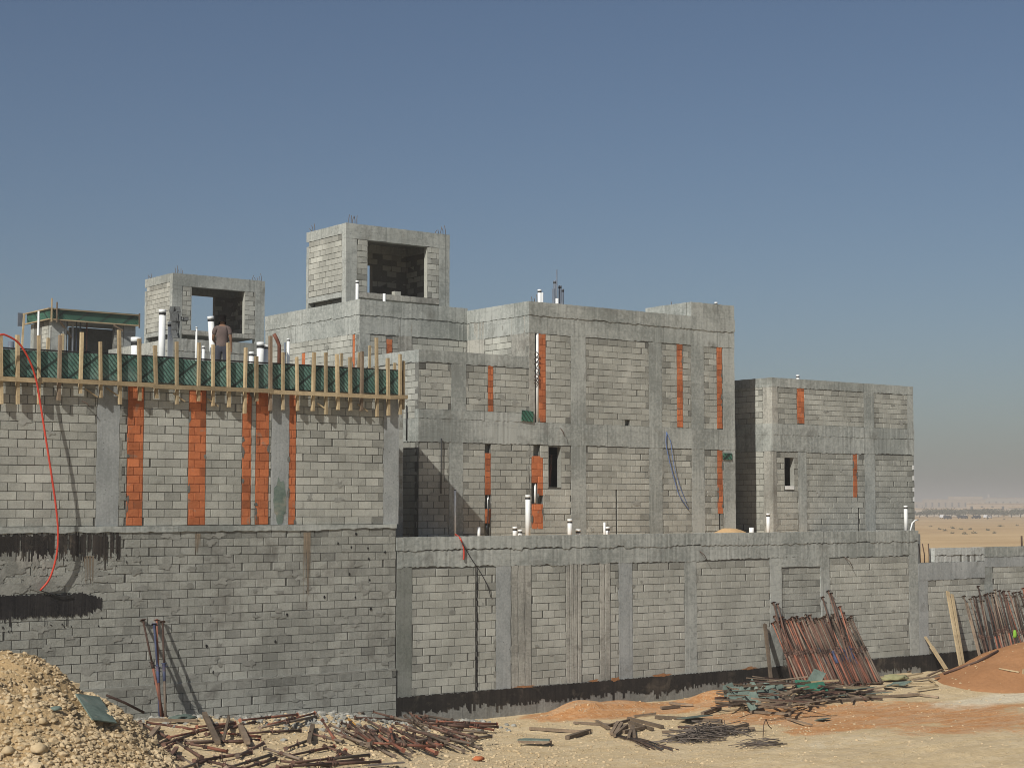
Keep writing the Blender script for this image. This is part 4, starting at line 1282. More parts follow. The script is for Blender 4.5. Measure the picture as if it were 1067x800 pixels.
yard_pipe(474.2, 509, .035, 'slender white pipe standing in the shade, red cord tied at its foot', 37.4)
yard_pipe(499, 549, .05, 'plain short white pipe without cap in the house shadow', cap=False)
yard_pipe(536.5, 549, .075, 'squat white pipe stub left of the tall one', 38)
yard_pipe(542, 552, .07, 'lowest white stub squeezed beside the tall pipe', 38.2)
yard_pipe(550, 516, .085, 'tall white pipe in front of the orange clay chase with gaps', 37.6)
yard_pipe(593.7, 541, .08, 'medium white pipe below the slit window side', 37.8)
yard_pipe(602.5, 551.5, .08, 'tiny white cap just right of the medium pipe', 38)
yard_pipe(629.8, 544, .04, 'thin white pipe of the joined pair on the wall top', 37.6, cap=False)
yard_pipe(633, 549, .075, 'stubby white pipe of the joined pair on the wall top', 37.8)
yard_pipe(800.3, 535, .07, 'white pipe in front of the lower house corner column', 38)
yard_pipe(943.6, 527, .075, 'tall white pipe at the end of the long wall by the desert', 38)
yard_pipe(783, 549.5, .09, 'small white stub right of the yellow sand heap', 38.0, cap=False)
a0 = at(947.5, 551, Y=38); a1 = at(950.5, 545, Y=38); a2 = at(956.5, 541.5, Y=38)
pipe((a0.x, 38, -.93), a2, .03, 'pvc', 'curved thin white conduit next to the tall end pipe', pts=[(a0.x, 38, -.95), a1, ((a1 + a2) / 2 + Vector((0, 0, .04))), a2])
# on the main roof
roof_pipe(372.2, 293, .06, 'pvc', 'white pipe with black top at the front corner of the roof tower', 46.4, 5.62)
roof_pipe(400.4, 306, .055, 'pvc', 'short white pipe under the roof tower sill', 46.0, 5.62, cap=False)
roof_pipe(511.6, 342, .075, 'pvc', 'single white black-topped pipe rising from the terrace', 43.0, 2.9)
roof_pipe(562.2, 302, .075, 'pvc', 'white roof pipe left of the dark pipe cluster', 43.6, 5.62)
roof_pipe(564.6, 305, .06, 'pvc', 'lower white roof pipe paired with the one at its side', 43.9, 5.62, cap=False)
roof_pipe(576.6, 301, .05, 'grey_pipe', 'shortest dark pipe of the roof cluster', 43.5, 5.62, cap=False)
roof_pipe(578.2, 293, .065, 'grey_pipe', 'dark pipe of the roof cluster behind the thin mast', 43.7, 5.62)
roof_pipe(580.2, 281, .022, 'grey_pipe', 'thin tall mast in the roof pipe cluster', 43.4, 5.62, cap=False)
roof_pipe(583.4, 298, .065, 'grey_pipe', 'dark roof pipe right beside the mast', 43.5, 5.62)
roof_pipe(585.8, 301.5, .07, 'grey_pipe', 'thickest dark roof pipe at the edge of the cluster', 43.8, 5.62)
roof_pipe(580.4, 311, .06, 'pvc', 'little white stub at the foot of the mast', 43.3, 5.62, cap=False)
roof_pipe(705.6, 317, .06, 'pvc', 'white pipe against the raised corner parapet', 41.9, 5.62, cap=False)
roof_pipe(746, 315.2, .06, 'pvc', 'white pipe tip above the raised corner parapet', 41.8, 5.62)
roof_pipe(831.2, 391, .07, 'pvc', 'white pipe tip on the roof of the lower house', 42.0, 4.15)
# pipe inside the chases of the main house
for (px, ya, yb, r, lab, dpt) in ((559.6, 440, 347, .05, 'long white drain pipe in the upper wall chase with dark brackets', .045), (557.5, 524, 504, .03, 'white conduit exposed in the broken lower clay chase', .05),
                                  (508.4, 530.5, 515, .028, 'white conduit in the gap of the narrow clay strip', .06), (507.5, 554, 545, .025, 'grey conduit at the foot of the narrow clay strip', .06)):
    a = at(px, ya, Y=YM + dpt); b = at(px, yb, Y=YM + dpt)
    m = MB(); m.tube([a, b], r, 10); tag(m.build('drain_pipe', 'pvc' if 'white' in lab else 'grey_pipe', None, origin=tuple(a)), lab, 'pipe')


# ------------------------------------------------------------------ hoses and cables
def curve_pts(ctrl, n=6):
    P = [Vector(c) for c in ctrl]
    P = [P[0] * 2 - P[1]] + P + [P[-1] * 2 - P[-2]]
    out = []
    for i in range(1, len(P) - 2):
        for k in range(n):
            t = k / n
            a, b, c, d = P[i - 1], P[i], P[i + 1], P[i + 2]
            out.append(.5 * ((2 * b) + (c - a) * t + (2 * a - 5 * b + 4 * c - d) * t * t + (3 * b - a - 3 * c + d) * t ** 3))
    out.append(P[-2])
    return out


def cable(name, ctrl, r, mat, label, cat):
    m = MB(); pts = curve_pts(ctrl); m.tube(pts, r, 7)
    return tag(m.build(name, mat, None, origin=tuple(pts[0])), label, cat)


dd = [(-14, 356, .35), (0, 349, .36), (8, 350, .36), (20, 358, .35), (31, 376, .31), (38, 397, .25), (42, 420, .26), (47.5, 455, .3), (53, 490, .3), (58, 525, .3), (60.5, 553, .28), (59, 578, .24), (52, 602, .16), (42, 615, .06)]
cable('hose', [at(x, y, Y=YW - d) for x, y, d in dd], .023, 'hose', 'long red hose hanging from the deck down the block wall', 'hose')
e = [(42, 615, .05), (50, 617.5, .05), (62, 621, .06), (74, 620, .05)]
cable('cable', [at(x, y, Y=YW - d) for x, y, d in e], .012, 'cable', 'dark cord at the lower end of the red hose', 'cable')
cable('cord', [at(x, y, Y=z) for x, y, z in ((474.5, 556.5, 37.3), (479, 560, YW - .06), (482.5, 568, YW - .05), (483.5, 576, YW - .05), (483, 583, YW - .05))], .022, 'hose', 'short red cord dropping over the long wall top', 'cord')
cable('cable', [at(x, y, Y=z) for x, y, z in ((475, 556, 37.3), (480, 563, YW - .06), (490, 580, YW - .05), (500, 595, YW - .05), (508, 610, YW - .05), (511.5, 622, YW - .03))], .011, 'cable', 'thin black cable slanting down from the red cord', 'cable')
cable('cable', [at(x, y, Y=YM - d) for x, y, d in ((694.5, 450, .03), (694, 462, .06), (697, 478, .08), (702, 497, .08), (707, 514, .08), (713, 524, .06), (718, 531, .04))], .014, 'blue_cable', 'blue cable drooping from the main house beam', 'cable')
cable('cable', [at(x, y, Y=YM - d) for x, y, d in ((695, 451, .03), (699, 461, .07), (700.5, 474, .08), (703.5, 490, .09), (709, 508, .07), (716, 525, .05))], .011, 'blue_cable', 'second thinner blue cable crossing the drooping one', 'cable')
for (pa, pb, lab) in (((460, 456.5), (459.5, 514), 'thin dark rod hanging on the shaded corner of the main house'), ((509, 520), (508, 556), 'thin black rod at the foot of the narrow clay strip'),):
    a = at(*pa, Y=YM - .05); b = at(*pb, Y=YM - .05)
    m = MB(); m.tube([a, b], .018, 6); tag(m.build('steel_rod', 'cable', None, origin=tuple(b)), lab, 'rod')
a = at(423.5, 422, X=27.45); b = at(423.5, 459, X=27.45)
m = MB(); m.tube([a, b], .018, 6); tag(m.build('steel_rod', 'cable', None, origin=tuple(b)), 'thin dark rod on the bright flank of the low wing', 'rod')
# tie wires poking out of the masonry
for i, (x0, y0, x1, y1, lab) in enumerate(((86, 418, 93, 424, 'bent tie wire under the formwork at the second post'), (729, 574, 737, 584, 'bent steel tie on the long wall below its beam'), (880, 580, 889, 592, 'bent steel tie on the long wall above the big stack of props'), (584, 446, 588, 455, 'bent tie wire on the main house beam above the slit window'))):
    Y = YW - .02 if i < 3 else YM - .02
    a = at(x0, y0, Y=Y); b = at(x1, y1, Y=Y - .10)
    m = MB(); m.tube([a, (a + b) / 2 + Vector((0, -.05, .02)), b], .011, 5); tag(m.build('tie_wire', 'rebar', None, origin=tuple(a)), lab, 'wire')
# plastic sheet knotted round the pipe pair, sack on the deck
m = MB(); c = at(181.5, 331, Y=40.95); rg = random.Random(2)
for (ox, oz, sx, sz, n_) in ((-.02, .1, .11, .20, 7), (.04, -.2, .07, .34, 7), (.22, -.02, .17, .06, 5)):
    for k in range(n_):                                   # hanging folds
        u = ox + rg.uniform(-sx, sx); w_ = rg.uniform(.03, .06); y0_ = rg.uniform(-.05, .05)
        pr = [(u + rg.uniform(-.02, .02), oz + sz), (u + rg.uniform(-.03, .03), oz + sz * .3), (u + rg.uniform(-.04, .04), oz - sz * .4), (u + rg.uniform(-.05, .05), oz - sz)]
        for a_, b_ in zip(pr, pr[1:]):
            yy = y0_ + rg.uniform(-.03, .03)
            m.face([c + Vector((a_[0] - w_, y0_, a_[1])), c + Vector((a_[0] + w_, y0_ - .03, a_[1])), c + Vector((b_[0] + w_, yy - .03, b_[1])), c + Vector((b_[0] - w_, yy, b_[1]))], rg.uniform(-.3, .3))
tag(m.build('plastic_sheet', 'grey_cloth', None, origin=tuple(c)), 'grey plastic sheet knotted to the white pipes on the deck', 'plastic sheet')


def lump(name, c, sx, sy, sz, mat, label, cat, seed=1, sub=2, rag=.25, parent=None):
    bm = bmesh.new(); bmesh.ops.create_icosphere(bm, subdivisions=sub, radius=1)
    for v in bm.verts:
        n = 1 + rag * mnoise.noise(v.co * 1.7 + Vector((seed, 0, 0)))
        v.co = Vector((v.co.x * sx * n, v.co.y * sy * n, max(-.35, v.co.z) * sz * n))
    me = bpy.data.meshes.new(name); bm.to_mesh(me); bm.free()
    me.materials.append(MAT[mat]); a = me.attributes.new('tone', 'FLOAT', 'FACE')
    me.polygons.foreach_set('use_smooth', [sub > 1] * len(me.polygons))
    o = bpy.data.objects.new(name, me); COL.objects.link(o); o.location = c
    return tag(o, label, cat)


p = at(193, 372.5, Y=39.4); lump('cement_sack', (p.x, 39.4, 3.5), .34, .2, .16, 'sack', 'pale yellow sack lying on the deck edge between two studs', 'sack', 3)
p = at(133, 371, Y=39.6); lump('sand_heap', (p.x, 39.6, 3.46), .45, .3, .16, 'white_bag', 'low whitish heap on the deck left of the widest pipe', 'heap', 5)
p = at(360, 385, Y=38.2)


# ------------------------------------------------------------------ heaps
def heap(name, cx, cy, rx, ry, h, mat, label, cat, seed, base=None, n=64, rings=26, rough=.05, pw=1.25, rot=0.0, ridge=None):
    vs = [(0, 0, 0)]; fs = []
    zc = base(cx, cy) if base else ground(cx, cy)
    cr, sr = math.cos(rot), math.sin(rot)

    def zf(x, y, q):
        prof = (1 - q) ** 1.0 if q < 1 else 0
        prof = prof * (1 - .25 * math.exp(-(q / .22) ** 2))
        w = rough * (mnoise.noise((x * 1.1, y * 1.1, seed)) * 2.2 + mnoise.noise((x * 3.3, y * 3.3, seed + 5)) * .9 + mnoise.noise((x * 9, y * 9, seed + 9)) * .35)
        return h * prof + w * min(1, (1 - q) * 4)
    for r in range(0, rings + 1):
        q = r / rings
        for k in range(n):
            t = 2 * math.pi * k / n
            wob = 1 + .13 * mnoise.noise((math.cos(t) * 1.3, math.sin(t) * 1.3, seed))
            lx, ly = math.cos(t) * rx * q * wob, math.sin(t) * ry * q * wob
            x, y = cx + lx * cr - ly * sr, cy + lx * sr + ly * cr
            g = base(x, y) if base else ground(x, y)
            vs.append((x - cx, y - cy, g - zc + zf(x, y, q) - (.06 if r == rings else 0)))
    vs = vs[1:]
    for r in range(rings):
        for k in range(n):
            k2 = (k + 1) % n
            fs.append((r * n + k, (r + 1) * n + k, (r + 1) * n + k2, r * n + k2))
    me = bpy.data.meshes.new(name); me.from_pydata(vs, [], fs); me.materials.append(MAT[mat])
    me.attributes.new('tone', 'FLOAT', 'FACE'); me.polygons.foreach_set('use_smooth', [True] * len(fs))
    o = bpy.data.objects.new(name, me); COL.objects.link(o); o.location = (cx, cy, zc)
    tag(o, label, cat)
    from mathutils.bvhtree import BVHTree
    return o, BVHTree.FromPolygons([Vector(v) + o.location for v in vs], fs)


PX, PY_ = 10.6, 30.8
pile_o, pile_b = heap('gravel_pile', PX, PY_, 3.45, 5.4, 2.75, 'gravel_fill', 'big heap of pale limestone rubble piled against the left wall', 'gravel heap', 4, rough=.14)
sand_o, sand_b = heap('sand_pile', 46.6, 33.0, 5.0, 2.7, 1.55, 'sand_red', 'smooth orange sand heap in front of the low stepped wall', 'sand heap', 8, rough=.03)
hp = at(761, 553, Y=37.0)
heap('sand_pile', hp.x, 37.0, .95, .5, .36, 'sand_tan', 'little yellow sand heap on top of the long wall', 'sand heap', 12, base=lambda x, y: -.78 if y < YW + .25 else -.93, n=40, rings=12, rough=.02)


def drop(x, y):
    """top surface at a point: heap or ground"""
    z = ground(x, y)
    for b in (pile_b, sand_b):
        h = b.ray_cast(Vector((x, y, 20)), Vector((0, 0, -1)))
        if h[0] is not None: z = max(z, h[0].z)
    return z


# ------------------------------------------------------------------ loose stones
ICO = None


def ico():
    global ICO
    if ICO is None:
        bm = bmesh.new(); bmesh.ops.create_icosphere(bm, subdivisions=1, radius=1)
        bm.verts.ensure_lookup_table()
        ICO = ([v.co.copy() for v in bm.verts], [tuple(v.index for v in f.verts) for f in bm.faces]); bm.free()
    return ICO


def ico0():
    t = (1 + 5 ** .5) / 2
    v = [Vector(p).normalized() for p in ((-1, t, 0), (1, t, 0), (-1, -t, 0), (1, -t, 0), (0, -1, t), (0, 1, t), (0, -1, -t), (0, 1, -t), (t, 0, -1), (t, 0, 1), (-t, 0, -1), (-t, 0, 1))]
    f = [(0, 11, 5), (0, 5, 1), (0, 1, 7), (0, 7, 10), (0, 10, 11), (1, 5, 9), (5, 11, 4), (11, 10, 2), (10, 7, 6), (7, 1, 8), (3, 9, 4), (3, 4, 2), (3, 2, 6), (3, 6, 8), (3, 8, 9), (4, 9, 5), (2, 4, 11), (6, 2, 10), (8, 6, 7), (9, 8, 1)]
    return v, f


V0, F0 = ico0()


def stone(mb, x, y, z, s, rg, tone):
    v, f = (ico() if s > .07 else (V0, F0))
    sx, sy, sz = s * rg.uniform(.75, 1.3), s * rg.uniform(.75, 1.3), s * rg.uniform(.55, .95)
    a = rg.uniform(0, 6.28); ca, sa = math.cos(a), math.sin(a)
    off = Vector((rg.uniform(0, 50), rg.uniform(0, 50), 0))
    vs = []
    for p in v:
        k = 1 + .55 * mnoise.noise(p * 1.6 + off)
        lx, ly, lz = p.x * sx * k, p.y * sy * k, p.z * sz * k
        vs.append((x + lx * ca - ly * sa, y + lx * sa + ly * ca, z + lz + sz * .08))
    mb.poly(vs, f, tone, 0, False)


rg = random.Random(101)
mb = MB()
n = 0
while n < 13500:                                  # stones of the gravel heap
    t = rg.uniform(0, 6.283); q = math.sqrt(rg.random()) * 1.08
    x = PX + math.cos(t) * 3.45 * q; y = PY_ + math.sin(t) * 5.4 * q
    if x < 6.5 or y > YW - .2: continue
    if (x - PX) < -2.5: continue
    # the upper flank is mostly fines, coarse stones roll to the toe
    coarse = sstep(.1, .75, q) * (1 - .6 * sstep(31, 35, y))
    if rg.random() > .35 + .65 * coarse: continue
    s = rg.choice((.016, .022, .028, .032, .04, .048, .06)) * (.58 + .5 * coarse)
    if rg.random() < .02: s *= 1.7
    stone(mb, x, y, drop(x, y), s, rg, rg.uniform(-.3, .14)); n += 1
g1 = mb.build('rubble', 'stone', None); tag(g1, 'loose limestone stones covering the rubble heap', 'stones', kind='stuff')
mb = MB(); n = 0
while n < 7500:                                  # stones strewn over the open ground
    x = rg.uniform(14, 46); y = rg.uniform(22, YW - .15)
    dens = .10 + .9 * (1 - sstep(20, 28, x)) + .55 * gauss2(x, y, 29, 30, 4, 3) + .5 * gauss2(x, y, 26.5, 32, 2.5, 2.5) + .35 * gauss2(x, y, 34, 32.8, 4, 1.2) + .35 * gauss2(x, y, 40.5, 33.3, 3, .7)
    dens *= 1 - .88 * sstep(33, 37, x) * (1 - sstep(27, 31, y))
    if rg.random() > dens: continue
    s = rg.choice((.010, .012, .016, .02, .024, .03, .038)) * rg.uniform(.8, 1.15) * (1.2 if x < 24 else .9)
    if x < 24 and rg.random() < .05: s *= 1.7
    stone(mb, x, y, drop(x, y), s, rg, rg.uniform(-.25, .2)); n += 1
g2 = mb.build('gravel', 'stone', None); tag(g2, 'scattered pale stones and grit on the site ground', 'stones', kind='stuff')
mb = MB(); n = 0
while n < 1500:
    x = rg.uniform(14.5, 26); y = YW - .15 - abs(rg.gauss(0, 1.0))
    if rg.random() > .25 + gauss2(x, y, 20.5, 35.3, 2.5, 1.2) + .5 * gauss2(x, y, 16.5, 34.8, 1.5, 1.5): continue
    stone(mb, x, y, drop(x, y), rg.choice((.02, .025, .03, .04, .05, .07, .09)), rg, rg.uniform(-.5, .0)); n += 1
tag(mb.build('rubble', 'conc_warm', None), 'grey broken concrete strewn along the foot of the dark wall', 'rubble', kind='stuff')
for i, (px, py, s, lab) in enumerate(((40.5, 782, .14, 'largest pale boulder low on the front of the rubble heap'), (44, 753, .09, 'small boulder in the middle of the rubble heap'), (8, 784, .11, 'boulder at the corner of the rubble heap front'))):
    r = ray(px, py).normalized(); h = pile_b.ray_cast(Vector((0, 0, 0)), r)
    if h[0] is not None: lump('boulder', h[0] + Vector((0, 0, .02)), s, s * .9, s * .85, 'stone', lab, 'boulder', i * 7 + 1, 2, .35)


# ------------------------------------------------------------------ steel props
def make_prop(mo, mi_, total, collar='rust', label='', group=None, cz=1.32, plate=.06):
    """adjustable steel prop, upright at the origin"""
    root = empty('steel_prop', (0, 0, 0), label, 'steel prop', group)
    m = MB(); m.tube([(0, 0, .006), (0, 0, cz)], .030, 9); m.build('outer_tube', mo, root)
    m = MB(); m.tube([(0, 0, cz), (0, 0, total - .006)], .0235, 9); m.build('inner_tube', mi_, root)
    m = MB(); m.tube([(0, 0, cz - (.42 if collar == 'blue_steel' else .13)), (0, 0, cz - .02)], .036, 9); m.tube([(-.09, 0, cz - .06), (.10, 0, cz - .05)], .009, 5)
    m.tube([(-.065, .0, cz + .03), (.065, .0, cz + .03)], .009, 5); m.tube([(0, 0, cz - .02), (0, 0, cz + .02)], .042, 9); m.build('collar', collar, root)
    m = MB(); m.box(-plate, plate, -plate, plate, total - .006, total); m.build('head_plate', mi_, root)
    m = MB(); m.box(-plate, plate, -plate, plate, 0, .006); m.build('base_plate', mo, root)
    return root


def set_axis(o, base, top, spin=0.0):
    d = (Vector(top) - Vector(base)).normalized()
    q = Vector((0, 0, 1)).rotation_difference(d)
    o.rotation_mode = 'QUATERNION'
    from mathutils import Quaternion
    o.rotation_quaternion = q @ Quaternion((0, 0, 1), spin)
    o.location = base


G1 = 'steel props leaning side by side on the long wall'
L1 = 'rusty steel prop in the dense row leaning on the long wall'
rg = random.Random(303)
kinds = [('rust_red', 'rust', 2.55, 'rust'), ('rust_red', 'rust_red', 2.5, 'rust'), ('rust', 'rust', 2.6, 'rust'), ('rust', 'rust', 2.55, 'rust'), ('rust_tan', 'rust_tan', 2.45, 'rust'), ('rust', 'rust_tan', 2.6, 'blue_steel'), ('rust_red', 'rust_tan', 2.6, 'blue_steel')]
protos1 = [make_prop(a, b, t, c, L1, G1) for a, b, t, c in kinds]
used = [False] * len(protos1)


def take(protos, used, i):
    if not used[i]:
        used[i] = True; return protos[i]
    return copy_tree(protos[i])


def lean_row(protos, used, X0, X1, N, ybase, dxr, rg, L, blue=None, zb=None, wy=YW):
    for k in range(N):
        f = k / (N - 1)
        layer = k % 3
        x = X0 + (X1 - X0) * f + rg.uniform(-.03, .03)
        i = rg.randrange(len(protos) - (0 if blue and blue[0] < f < blue[1] else 2)) if not (blue and blue[0] < f < blue[1] and rg.random() < .55) else len(protos) - 1 - rg.randrange(2)
        o = take(protos, used, i)
        yb = ybase - layer * .10 + rg.uniform(-.05, .05)
        b = Vector((x, yb, ground(x, yb) - .02))
        dx = dxr + rg.uniform(-.09, .09)
        ty = wy - .05 - layer * .075
        tl = L + rg.uniform(-.16, .05)
        b.z += rg.uniform(-.10, .09)
        if rg.random() < .3: dx += rg.uniform(-.13, .1)
        dz = math.sqrt(max(.5, tl * tl - dx * dx - (ty - yb) ** 2))
        set_axis(o, b, b + Vector((dx, ty - yb, dz)), rg.uniform(0, 6.28))


lean_row(protos1, used, 36.7, 40.15, 98, 34.55, .52, rg, 2.5, blue=(.42, .82))
GL = 'taller steel props standing above the dense row'
pl = make_prop('rust', 'rust', 3.05, 'rust', 'taller steel prop poking above the dense leaning row', GL, 1.5)
pus = [False]
for i, (px, py) in enumerate(((806, 627.5), (810, 629), (857, 622), (863, 615.5), (866, 618))):
    t = at(px, py, Y=YW - .06); o = take([pl], pus, 0)
    yb = 34.75 - .05 * i; dx = .5; dz = math.sqrt(3.05 ** 2 - dx * dx - (YW - .06 - yb) ** 2)
    set_axis(o, t - Vector((dx, YW - .06 - yb, dz)), t, i)
px_ = make_prop('rust_red', 'rust_red', 2.85, 'rust', 'red topped steel prop highest at the row end beside the taller ones', None, 1.4)
t = at(875, 632, Y=YW - .06); set_axis(px_, t - Vector((.5, 1.4, math.sqrt(2.85 ** 2 - .25 - 1.96))), t)

# tangled second stack behind the orange heap
G2 = 'steel props stacked behind the orange sand heap'
L2_ = 'rusty steel prop in the tangled stack behind the orange sand heap'
protos2 = [make_prop(a, b, t + .35, c, L2_, G2, 1.45) for a, b, t, c in kinds[:5]]
used2 = [False] * 5
for k in range(46):
    f = k / 45
    x = 45.6 + 5.0 * f + rg.uniform(-.12, .12)
    o = take(protos2, used2, rg.randrange(5))
    yb = 34.9 - .1 * (k % 4) + rg.uniform(-.1, .1); dx = .75 + rg.uniform(-.38, .22); ty = YW - .06 - .09 * (k % 4)
    tl = 2.9 + rg.uniform(-.12, 0)
    b = Vector((x, yb, -5.42 + rg.uniform(-.12, .12)))
    set_axis(o, b, b + Vector((dx, ty - yb, math.sqrt(max(.5, tl * tl - dx * dx - (ty - yb) ** 2)))), rg.uniform(0, 6.28))

# three props by the left wall
trio = (((170.2, 747), (149.0, 645.5), 'rust_red', 'rust', 'rust', 'leftmost of the trio of props on the dark wall, dark head plate sticking out'),
        ((168, 748), (160.5, 650), 'rust_red', 'blue_steel', 'blue_steel', 'middle prop of the trio on the dark wall with blue inner tube'),
        ((172.5, 748), (169.5, 647.5), 'rust_tan', 'rust', 'blue_steel', 'steepest prop of the trio on the dark wall with blue collar'))
for i, (b, t, a, c, col, lab) in enumerate(trio):
    T = at(*t, Y=YW - .05)
    B = at(b[0], b[1], Y=YW - 1.0 - .07 * i)
    ln = (T - B).length
    o = make_prop(a, c, ln, col, lab, None, ln * .55)
    set_axis(o, B, T, i * 1.3)
bx = make_prop('blue_steel', 'rust_red', 2.3, 'blue_steel', 'fourth prop tucked behind the trio with blue lower tube', None, 1.15)
T = at(163.5, 652, Y=YW - .06); B = at(166.5, 748, Y=YW - .8); set_axis(bx, B, B + (T - B).normalized() * 2.3, .4)

# props lying on the ground, given by their two ends as seen from the site office
GP = 'steel props and tubes dumped on the ground before the wall corner'
lying = [(280, 755, 328, 742.5), (292, 767, 363, 740), (354, 779, 331, 742), (397, 780, 354, 749), (393, 781, 348, 754), (388, 774, 361, 748), (386, 776, 339, 760), (406, 783, 379, 754),
         (460, 751.5, 370, 747), (406, 738, 363, 745), (453, 765, 415, 741), (438, 754, 424, 739), (447, 783, 384, 754), (441, 791, 406, 765), (456, 767, 413, 753), (503, 777, 415, 758), (502, 780, 460, 762),
         (518, 754, 455, 751), (519, 757, 474, 753.5), (411, 783, 406, 751), (417, 785, 397, 754), (435, 782, 431, 758), (378, 791, 289, 799), (336, 800, 364, 778), (396, 793, 303, 797.5),
         (270, 770.5, 200, 774), (285, 785, 232, 801), (198, 765, 152.6, 790.7), (218.6, 794, 175, 767), (260, 772.5, 192, 771), (430, 779, 392, 757), (468, 774, 424, 757), (478, 779, 436, 762), (462, 780, 428, 764), (400, 778, 366, 752), (492, 771, 448, 757), (508, 763, 452, 757), (384, 771, 344, 755), (455, 784, 420, 768), (497, 768, 436, 753), (423, 775, 382, 750), (486, 783, 444, 766),
         (410, 779, 372, 750), (440, 776, 402, 752), (472, 765, 410, 748), (515, 760, 440, 749), (448, 771, 396, 757), (428, 786, 390, 763)]
kl = [('rust', 'rust'), ('rust_red', 'rust'), ('rust_tan', 'rust_tan'), ('rust_tan', 'rust'), ('rust', 'rust_tan'), ('rust_red', 'rust_red')]
protoL = []
for a, b in kl:
    for tl in (1.5, 2.3):
        protoL.append((make_prop(a, b, tl, 'rust', 'rusty steel prop lying in the heap before the wall corner', GP, tl * .55, plate=.042), tl))
usedL = [False] * len(protoL)
for k in range(26):
    xx = rg.uniform(372, 500); yy = rg.uniform(746, 781) if xx < 450 else rg.uniform(750, 772)
    aa = rg.choice((.1, .35, .45, .5, .55, .6, .9, -.12)) + rg.uniform(-.08, .08); hl = rg.uniform(18, 36)
    lying.append((xx + hl * math.cos(aa), yy + hl * math.sin(aa) * .8, xx - hl * math.cos(aa), yy - hl * math.sin(aa) * .8))
for (xx, yy, aa, hl) in ((178, 756, .15, 25), (205, 762, -.2, 30), (165, 775, -.5, 18), (232, 788, -.15, 30), (250, 765, .1, 22), (300, 752, -.2, 30), (310, 775, -.35, 25), (345, 790, -.1, 40), (270, 795, -.3, 18), (190, 790, .5, 16), (225, 755, -.1, 20), (340, 768, .25, 18), (160, 760, .5, 16), (185, 770, -.35, 24), (215, 778, .2, 22), (240, 758, -.25, 26), (285, 762, -.05, 28), (295, 785, .3, 20), (325, 782, -.2, 24), (260, 781, -.45, 22), (205, 795, -.3, 20), (172, 790, -.7, 14), (318, 795, .1, 26), (355, 783, .35, 18), (280, 747, -.1, 30), (235, 797, .25, 18)):
    lying.append((xx + hl * math.cos(aa), yy + hl * math.sin(aa), xx - hl * math.cos(aa), yy - hl * math.sin(aa)))
for k, (x0, y0, x1, y1) in enumerate(lying):
    lift = .045 + (.05 * (k % 4) if 355 < x0 < 520 and y0 < 788 else 0)
    A = gp(x0, y0, lift); B = gp(x1, y1, lift + rg.uniform(0, .08))
    ln = (B - A).length
    c = [i for i in range(len(protoL)) if (protoL[i][1] < 2) == (ln < 1.9)]
    i = rg.choice(c)
    o = take([q[0] for q in protoL], usedL, i)
    if (x0 + x1) / 2 < 345: o['label'] = 'rusty steel prop strewn on the rubble between the gravel heap and the dumped props'; o['group'] = 'steel props strewn by the rubble heap'
    mid = (A + B) / 2; d = (B - A).normalized()
    tl = protoL[i][1]
    s = min(1.25, max(.55, ln / tl))
    set_axis(o, mid - d * tl * s / 2, mid + d, rg.uniform(0, 6.28))
    o.scale = (1, 1, s)
for i, u in enumerate(usedL):
    if not u:
        for ch in list(protoL[i][0].children): bpy.data.objects.remove(ch)
        bpy.data.objects.remove(protoL[i][0])
A = gp(363.5, 749, .14); B = gp(375, 760.5, .12)
m = MB(); m.tube([A, B], .034, 8); tag(m.build('steel_tube', 'yellow_steel', None, origin=tuple(A)), 'short yellow painted tube among the rusty props on the ground', 'tube')


# ------------------------------------------------------------------ timber and boards
def plank(x0, y0, x1, y1, w, h, mat, label, group=None, lift=0.05, lift2=None, name='plank', cat='plank', twist=0.0, dz=0.0):
    A = gp(x0, y0, lift); B = gp(x1, y1, lift if lift2 is None else lift2)
    m = MB(); d = (B - A).normalized(); sd = d.cross(Vector((0, 0, 1))).normalized()
    sd = (sd * math.cos(twist) + sd.cross(d) * math.sin(twist))
    m.bar(A, B, w, h, side=sd, jit=.006)
    return tag(m.build(name, mat, None, origin=tuple((A + B) / 2)), label, cat, group)


def board(px, py, L, W, yaw, tilt, roll, mat, label, group=None, lift=.1, name='ply_board', cat='board'):
    c = gp(px, py, lift)
    m = MB()
    v = [(-L / 2, -W / 2), (L / 2, -W / 2 + rg.uniform(0, .06)), (L / 2 - rg.uniform(0, .1), W / 2), (-L / 2 + rg.uniform(0, .1), W / 2 - rg.uniform(0, .08))]
    t = .009
    bow = lambda x: .05 * L * (x / L) ** 2
    top = [(x, y, t + bow(x)) for x, y in v]; bot = [(x, y, -t + bow(x)) for x, y in v]
    m.poly(bot + top, [(3, 2, 1, 0), (4, 5, 6, 7), (0, 1, 5, 4), (1, 2, 6, 5), (2, 3, 7, 6), (3, 0, 4, 7)])
    o = m.build(name, mat, None)
    o.location = c; o.rotation_euler = (roll, tilt, yaw)
    return tag(o, label, cat, group)


